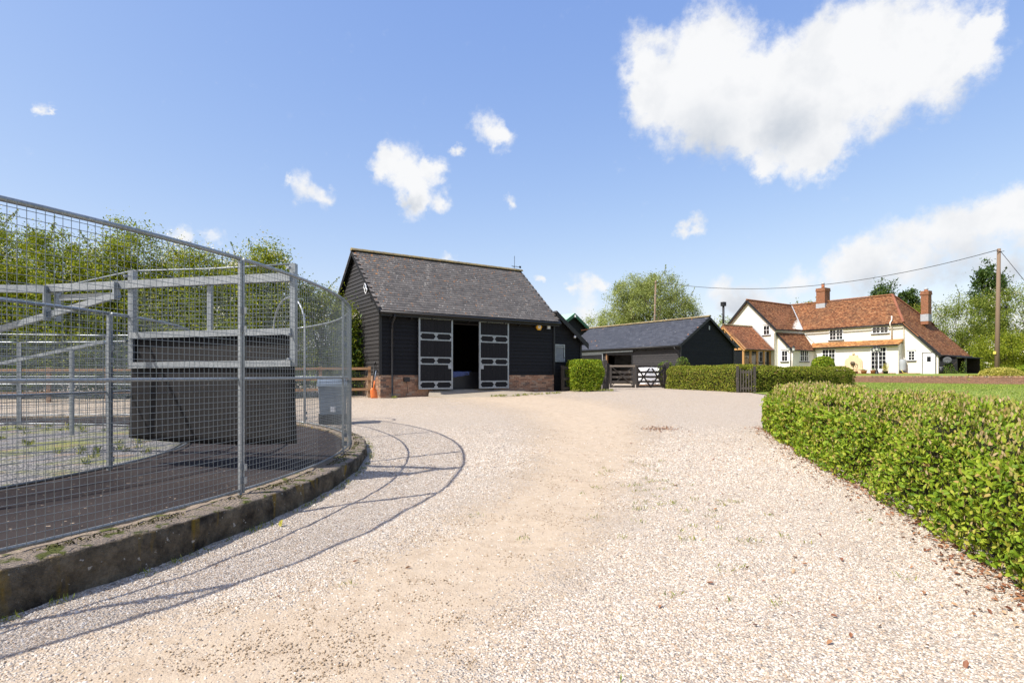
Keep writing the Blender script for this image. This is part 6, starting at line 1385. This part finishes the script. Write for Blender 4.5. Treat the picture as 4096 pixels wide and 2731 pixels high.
RT = [(47.5, 60, 8.6, 4.2, 'far_hawthorn_leaf', 500, 'grey-green hawthorn right of the farmhouse store, dotted with blossom'), (53.0, 58, 9.8, 4.4, 'far_hawthorn_leaf', 900, 'largest hawthorn behind the right telegraph pole'), (58.5, 59, 8.9, 4.0, 'hawthorn_leaf', 500, 'green hawthorn at the right edge of the picture'),
      (46.5, 53.5, 4.2, 2.9, 'hawthorn_leaf', 300, 'low bright hawthorn just right of the black store'), (50.5, 53.5, 4.4, 3.0, 'hawthorn_leaf', 500, 'low bright hawthorn below the right telegraph pole'), (42.5, 66, 8.9, 3.0, 'lime_leaf', 0, 'yellow-green tree behind the right brick chimney'), (48.5, 70, 8.6, 3.2, 'lime_leaf', 0, 'yellow-green tree between the chimney and the hawthorns')]
for i, (x, y, h, w, mt, bl, lb) in enumerate(RT):
    tree('garden_tree', (x, y, .05), [(0, 0, h * .58, w, w * .8, h * .36), (-.4 * w, .1, h * .34, w * .75, w * .7, h * .32), (.45 * w, -.1, h * .34, w * .75, w * .7, h * .30), (.1 * w, 0, h * .80, w * .5, w * .5, h * .18)], lb, group='trees right of the farmhouse', mat=mt, ncl=280, per=105, leaf=.145 if h > 5 else .115, clr=.68 if h > 5 else .5, trunk_r=.2, seed=90 + i, blossom=bl, sprigs=40)
tree('background_tree', (29.6, 80, 0), [(0, 0, 5.8, 2.0, 2.0, 2.2), (-1, 0, 4, 2, 2, 2)], 'small tree behind the black flue', mat='willow_leaf', ncl=60, per=60, leaf=.25, clr=.6, seed=101)
tree('background_tree', (45.5, 84, 0), [(0, 0, 8.6, 4.2, 2.5, 2.1), (-4, 0, 8.2, 3, 2.5, 1.9)], 'treetops just showing above the main farmhouse ridge', mat='far_hawthorn_leaf', ncl=120, per=60, leaf=.25, clr=.6, seed=102, sprigs=20)
# far hedgerow closing the horizon
def far_wood():
    g = np.random.default_rng(5); n = 15000; ang = g.uniform(R(-70), R(70), n); dist = g.uniform(150, 175, n); x = dist * np.sin(ang); y = dist * np.cos(ang); top = 4.0 + 1.8 * np.sin(ang * 13) + 1.2 * np.sin(ang * 37 + 1)
    z = g.random(n) * np.maximum(top, 1.2); P = np.stack([x, y, z], 1); s = 1.0 + g.random(n)
    V, F = leaf_mesh(P, unit(g.normal(size=P.shape)), unit(g.normal(size=P.shape) + np.array([0, -1, .5])), s, s * .8)
    tag(bulk('far_hedgerow', V, F, 'far_hawthorn_leaf'), 'far-off hedgerow along the field edge', 'hedgerow', kind='stuff')
far_wood()

# ------------------------------------------------------------------ small ground cover
def stones():
    g = np.random.default_rng(17); pts = []
    for y0 in np.arange(1.6, 13, .4):
        y1 = y0 + .4; dens = 6800 if y0 < 3.4 else 6800 * (3.4 / y0) ** 1.3
        if y0 > 8: dens *= max(0, (13 - y0) / 5)
        x0, x1 = -.98 * y1, .98 * y1; n = int((x1 - x0) * .4 * dens); x = g.uniform(x0, x1, n); y = g.uniform(y0, y1, n); pts.append(np.stack([x, y], 1))
    P = np.concatenate(pts); x, y = P[:, 0], P[:, 1]
    ok = (np.abs(x) < .96 * y) & (np.hypot(x - WC[0], y - WC[1]) > 8.58) & (x < np.interp(y, HLINE_Y, HLINE_X) + .15)
    sd = sandiness(x, y) * .9 - .52 * np.clip((y - 11) / 8, 0, 1) * .5 + .35 * (np.sin(x * 2.3 + y * 1.1) * np.sin(y * 2.9 - x * .7)) + g.normal(size=len(x)) * .16
    ok &= (sd < .36) | (g.random(len(x)) < np.clip(.55 - sd, .05, .5)); x, y = x[ok], y[ok]; n = len(x)
    r = (.0040 + .0042 * g.random(n) ** 1.8) * np.clip(y / 5.5, 1, 1.5); big = g.random(n) < .008; r[big] *= 1.7
    z = zdrive(x, y) + r * (-.35 + .4 * g.random(n))
    me = bpy.data.meshes.new('gravel_stones'); me.vertices.add(n); me.vertices.foreach_set('co', np.stack([x, y, z], 1).astype(np.float32).ravel())
    sc = np.stack([r * g.uniform(.9, 1.45, n), r * g.uniform(.75, 1.1, n), r * g.uniform(.5, .8, n)], 1); rt = np.stack([g.normal(size=n) * .3, g.normal(size=n) * .3, g.uniform(0, 6.28, n)], 1)
    for nm, arr in (('ssc', sc), ('srt', rt)): a = me.attributes.new(nm, 'FLOAT_VECTOR', 'POINT'); a.data.foreach_set('vector', arr.astype(np.float32).ravel())
    o = obj('gravel_stones', me, 'stone'); tag(o, 'loose cream and grey gravel stones covering the near part of the drive', 'gravel', kind='stuff')
    ng = bpy.data.node_groups.new('pebbles', 'GeometryNodeTree'); ng.interface.new_socket('Geometry', in_out='INPUT', socket_type='NodeSocketGeometry'); ng.interface.new_socket('Geometry', in_out='OUTPUT', socket_type='NodeSocketGeometry')
    N = ng.nodes; Lk = ng.links.new; gi = N.new('NodeGroupInput'); go = N.new('NodeGroupOutput'); ip = N.new('GeometryNodeInstanceOnPoints'); ico = N.new('GeometryNodeMeshIcoSphere'); ico.inputs['Radius'].default_value = 1; ico.inputs['Subdivisions'].default_value = 2
    sm = N.new('GeometryNodeSetMaterial'); sm.inputs['Material'].default_value = M('stone'); ss = N.new('GeometryNodeSetShadeSmooth')
    a1 = N.new('GeometryNodeInputNamedAttribute'); a1.data_type = 'FLOAT_VECTOR'; a1.inputs['Name'].default_value = 'ssc'; a2 = N.new('GeometryNodeInputNamedAttribute'); a2.data_type = 'FLOAT_VECTOR'; a2.inputs['Name'].default_value = 'srt'
    Lk(gi.outputs[0], ip.inputs['Points']); Lk(ico.outputs['Mesh'], ss.inputs['Geometry']); Lk(ss.outputs[0], sm.inputs['Geometry']); Lk(sm.outputs[0], ip.inputs['Instance']); Lk(a1.outputs['Attribute'], ip.inputs['Scale'])
    e2r = N.new('FunctionNodeEulerToRotation'); Lk(a2.outputs['Attribute'], e2r.inputs[0]); Lk(e2r.outputs[0], ip.inputs['Rotation']); Lk(ip.outputs[0], go.inputs[0])
    md = o.modifiers.new('pebbles', 'NODES'); md.node_group = ng
    return n
NST = stones()
def clods():
    g = np.random.default_rng(29); n = 150000; y = 2.0 + 11 * g.random(n) ** 1.4; x = g.uniform(-.9, .6, n) * y; ok = (sandiness(x, y) > .35) & (np.hypot(x - WC[0], y - WC[1]) > 8.6)
    cl = vnoise(x * 2.1, y * 2.1, 8) * .6 + vnoise(x * 6, y * 6, 9) * .4; ok &= g.random(n) < np.clip((cl - .52) * 5, .06, 1); x, y = x[ok], y[ok]; n = len(x); r = .0025 + .007 * g.random(n) ** 3
    d = unit(g.normal(size=(6, 3))); z = zdrive(x, y) + r * .2
    base = np.array([(1, 0, 0), (-.9, .2, 0), (.1, 1, 0), (0, -1, .1), (.1, 0, .8), (0, 0, -.6)]); a = g.uniform(0, 6.28, n); c, s_ = np.cos(a), np.sin(a)
    b = base[None] * (.7 + .6 * g.random((n, 6, 1))) * r[:, None, None]; bx = b[..., 0] * c[:, None] - b[..., 1] * s_[:, None]; by = b[..., 0] * s_[:, None] + b[..., 1] * c[:, None]
    V = np.stack([x[:, None] + bx, y[:, None] + by, z[:, None] + b[..., 2]], -1).reshape(-1, 3); F = np.array([(0, 2, 4), (2, 1, 4), (1, 3, 4), (3, 0, 4), (2, 0, 5), (1, 2, 5), (3, 1, 5), (0, 3, 5)])
    tag(bulk('soil_crumbs', V, (np.arange(n)[:, None, None] * 6 + F[None]).reshape(-1, 3), 'soil'), 'crumbs of dry sandy soil on the worn track of the drive', 'soil', kind='stuff')
clods()
def litter():
    g = np.random.default_rng(23); P = []
    n = 1900; y = 2.6 + 9.7 * g.random(n) ** 1.3; x = np.interp(y, HLINE_Y, HLINE_X) + .02 - np.abs(g.normal(size=n)) * .17; P.append(np.stack([x, y], 1))
    n = 200; y = g.uniform(2.6, 11, n); x = np.interp(y, HLINE_Y, HLINE_X) - g.random(n) ** 2 * 2.0; P.append(np.stack([x, y], 1))
    n = 240; P.append(np.array([3.15, 12.0]) + g.normal(size=(n, 2)) * np.array([.2, .24]))
    n = 40; P.append(np.stack([g.uniform(-3, 3, n), g.uniform(3, 10, n)], 1)); P = np.concatenate(P); P = P[np.hypot(P[:, 0] - WC[0], P[:, 1] - WC[1]) > 8.6]
    Z = zdrive(P[:, 0], P[:, 1]) + .010 + .008 * g.random(len(P)); C = np.stack([P[:, 0], P[:, 1], Z], 1); s = .036 * (.5 + .9 * g.random(len(P)))
    V, F = leaf_mesh(C, unit(g.normal(size=C.shape) * np.array([1, 1, .25])), unit(g.normal(size=C.shape) * .35 + np.array([0, 0, 1])), s, s * .5, .2, True)
    tag(bulk('fallen_leaves', V, F, 'dead_leaf'), 'brown fallen leaves scattered along the foot of the hedge', 'leaves', kind='stuff')
    def tufts(name, C, label, mat, per, hgt):
        i = np.repeat(np.arange(len(C)), per); Q = C[i] + g.normal(size=(len(i), 3)) * np.array([.03, .03, 0]); h = hgt * (.5 + g.random(len(i))); ax = unit(g.normal(size=Q.shape) * .55 + np.array([0, 0, 1])); Q = Q + ax * (h / 2)[:, None]
        V, F = leaf_mesh(Q, ax, unit(g.normal(size=Q.shape)), h, h * .16); tag(bulk(name, V, F, mat), label, 'weeds', kind='stuff')
    n = 420; a = g.uniform(0, 6.28, n); r = 5.6 * np.sqrt(g.random(n)); C = np.stack([WC[0] + r * np.cos(a), WC[1] + r * np.sin(a), np.full(n, -1.105)], 1); m = np.sin(C[:, 0] * 1.9) + np.sin(C[:, 1] * 2.3) > -.1
    tufts('walker_weeds', C[m], 'patchy yellow-green weeds in the grey gravel inside the walker ring', 'weed', 26, .07)
    P = np.concatenate([np.array([1.6, 6.2]) + g.normal(size=(46, 2)) * np.array([.45, 1.0]), np.array([1.0, 4.0]) + g.normal(size=(16, 2)) * np.array([1.3, .9]), np.stack([np.cos(t := g.uniform(-.5, .45, 60)) * 8.64 + WC[0], np.sin(t) * 8.64 + WC[1]], 1)])
    tufts('drive_weeds', np.stack([P[:, 0], P[:, 1], zg(P[:, 0], P[:, 1])], 1), 'tiny grass tufts growing through the gravel drive', 'weed', 14, .035)
    C = [b1(x, -1.75 + .12 * abs(x - 4.7) + g.normal() * .08, 0) for x in g.uniform(3.6, 7.2, 46)] + [b1(.42 + g.normal() * .06, -.22 + g.normal() * .04, 0) for _ in range(7)]
    C = np.array([[p.x, p.y, zf(p.x, p.y)] for p in C]); tufts('barn_weeds', C, 'grass growing along the edge of the concrete apron', 'weed', 18, .07)
    C = np.stack([g.uniform(2.6, 4.4, 60), 25.0 + g.normal(size=60) * .5, np.full(60, -.69)], 1); tufts('shrub_weeds', C, 'grass at the foot of the clipped block shrub', 'weed', 16, .09)
    n = 52000; x = g.uniform(12, 44, n); y = g.uniform(18, 46, n); q = (x - WALLP.x) * WN.x + (y - WALLP.y) * WN.y; m = (q < -.05) & (x > .5 * y) & (x < .95 * y); x, y = x[m], y[m]; h = .05 + .05 * g.random(len(x)); Q = np.stack([x, y, zlawn(x, y) + h * .4], 1); ax = unit(g.normal(size=Q.shape) * .4 + np.array([0, 0, 1]))
    V, F = leaf_mesh(Q, ax, unit(g.normal(size=Q.shape)), h, h * .3); tag(bulk('lawn_grass', V, F, 'grass_blade'), 'short mown grass on the lawn beyond the hedge', 'grass', kind='stuff')
litter()
yl = leaf_mesh(np.zeros((1, 3)), np.array([[.2, .1, 1.]]), np.array([[-.5, -.8, .3]]), .075, .05, .2, True)
o = bulk('yellow_leaf', yl[0], yl[1], 'golden_leaf'); o.location = (-2.02, 4.98, zf(-2, 5) + .035); tag(o, 'single upright yellow leaf on the gravel beside the kerb', 'leaf')
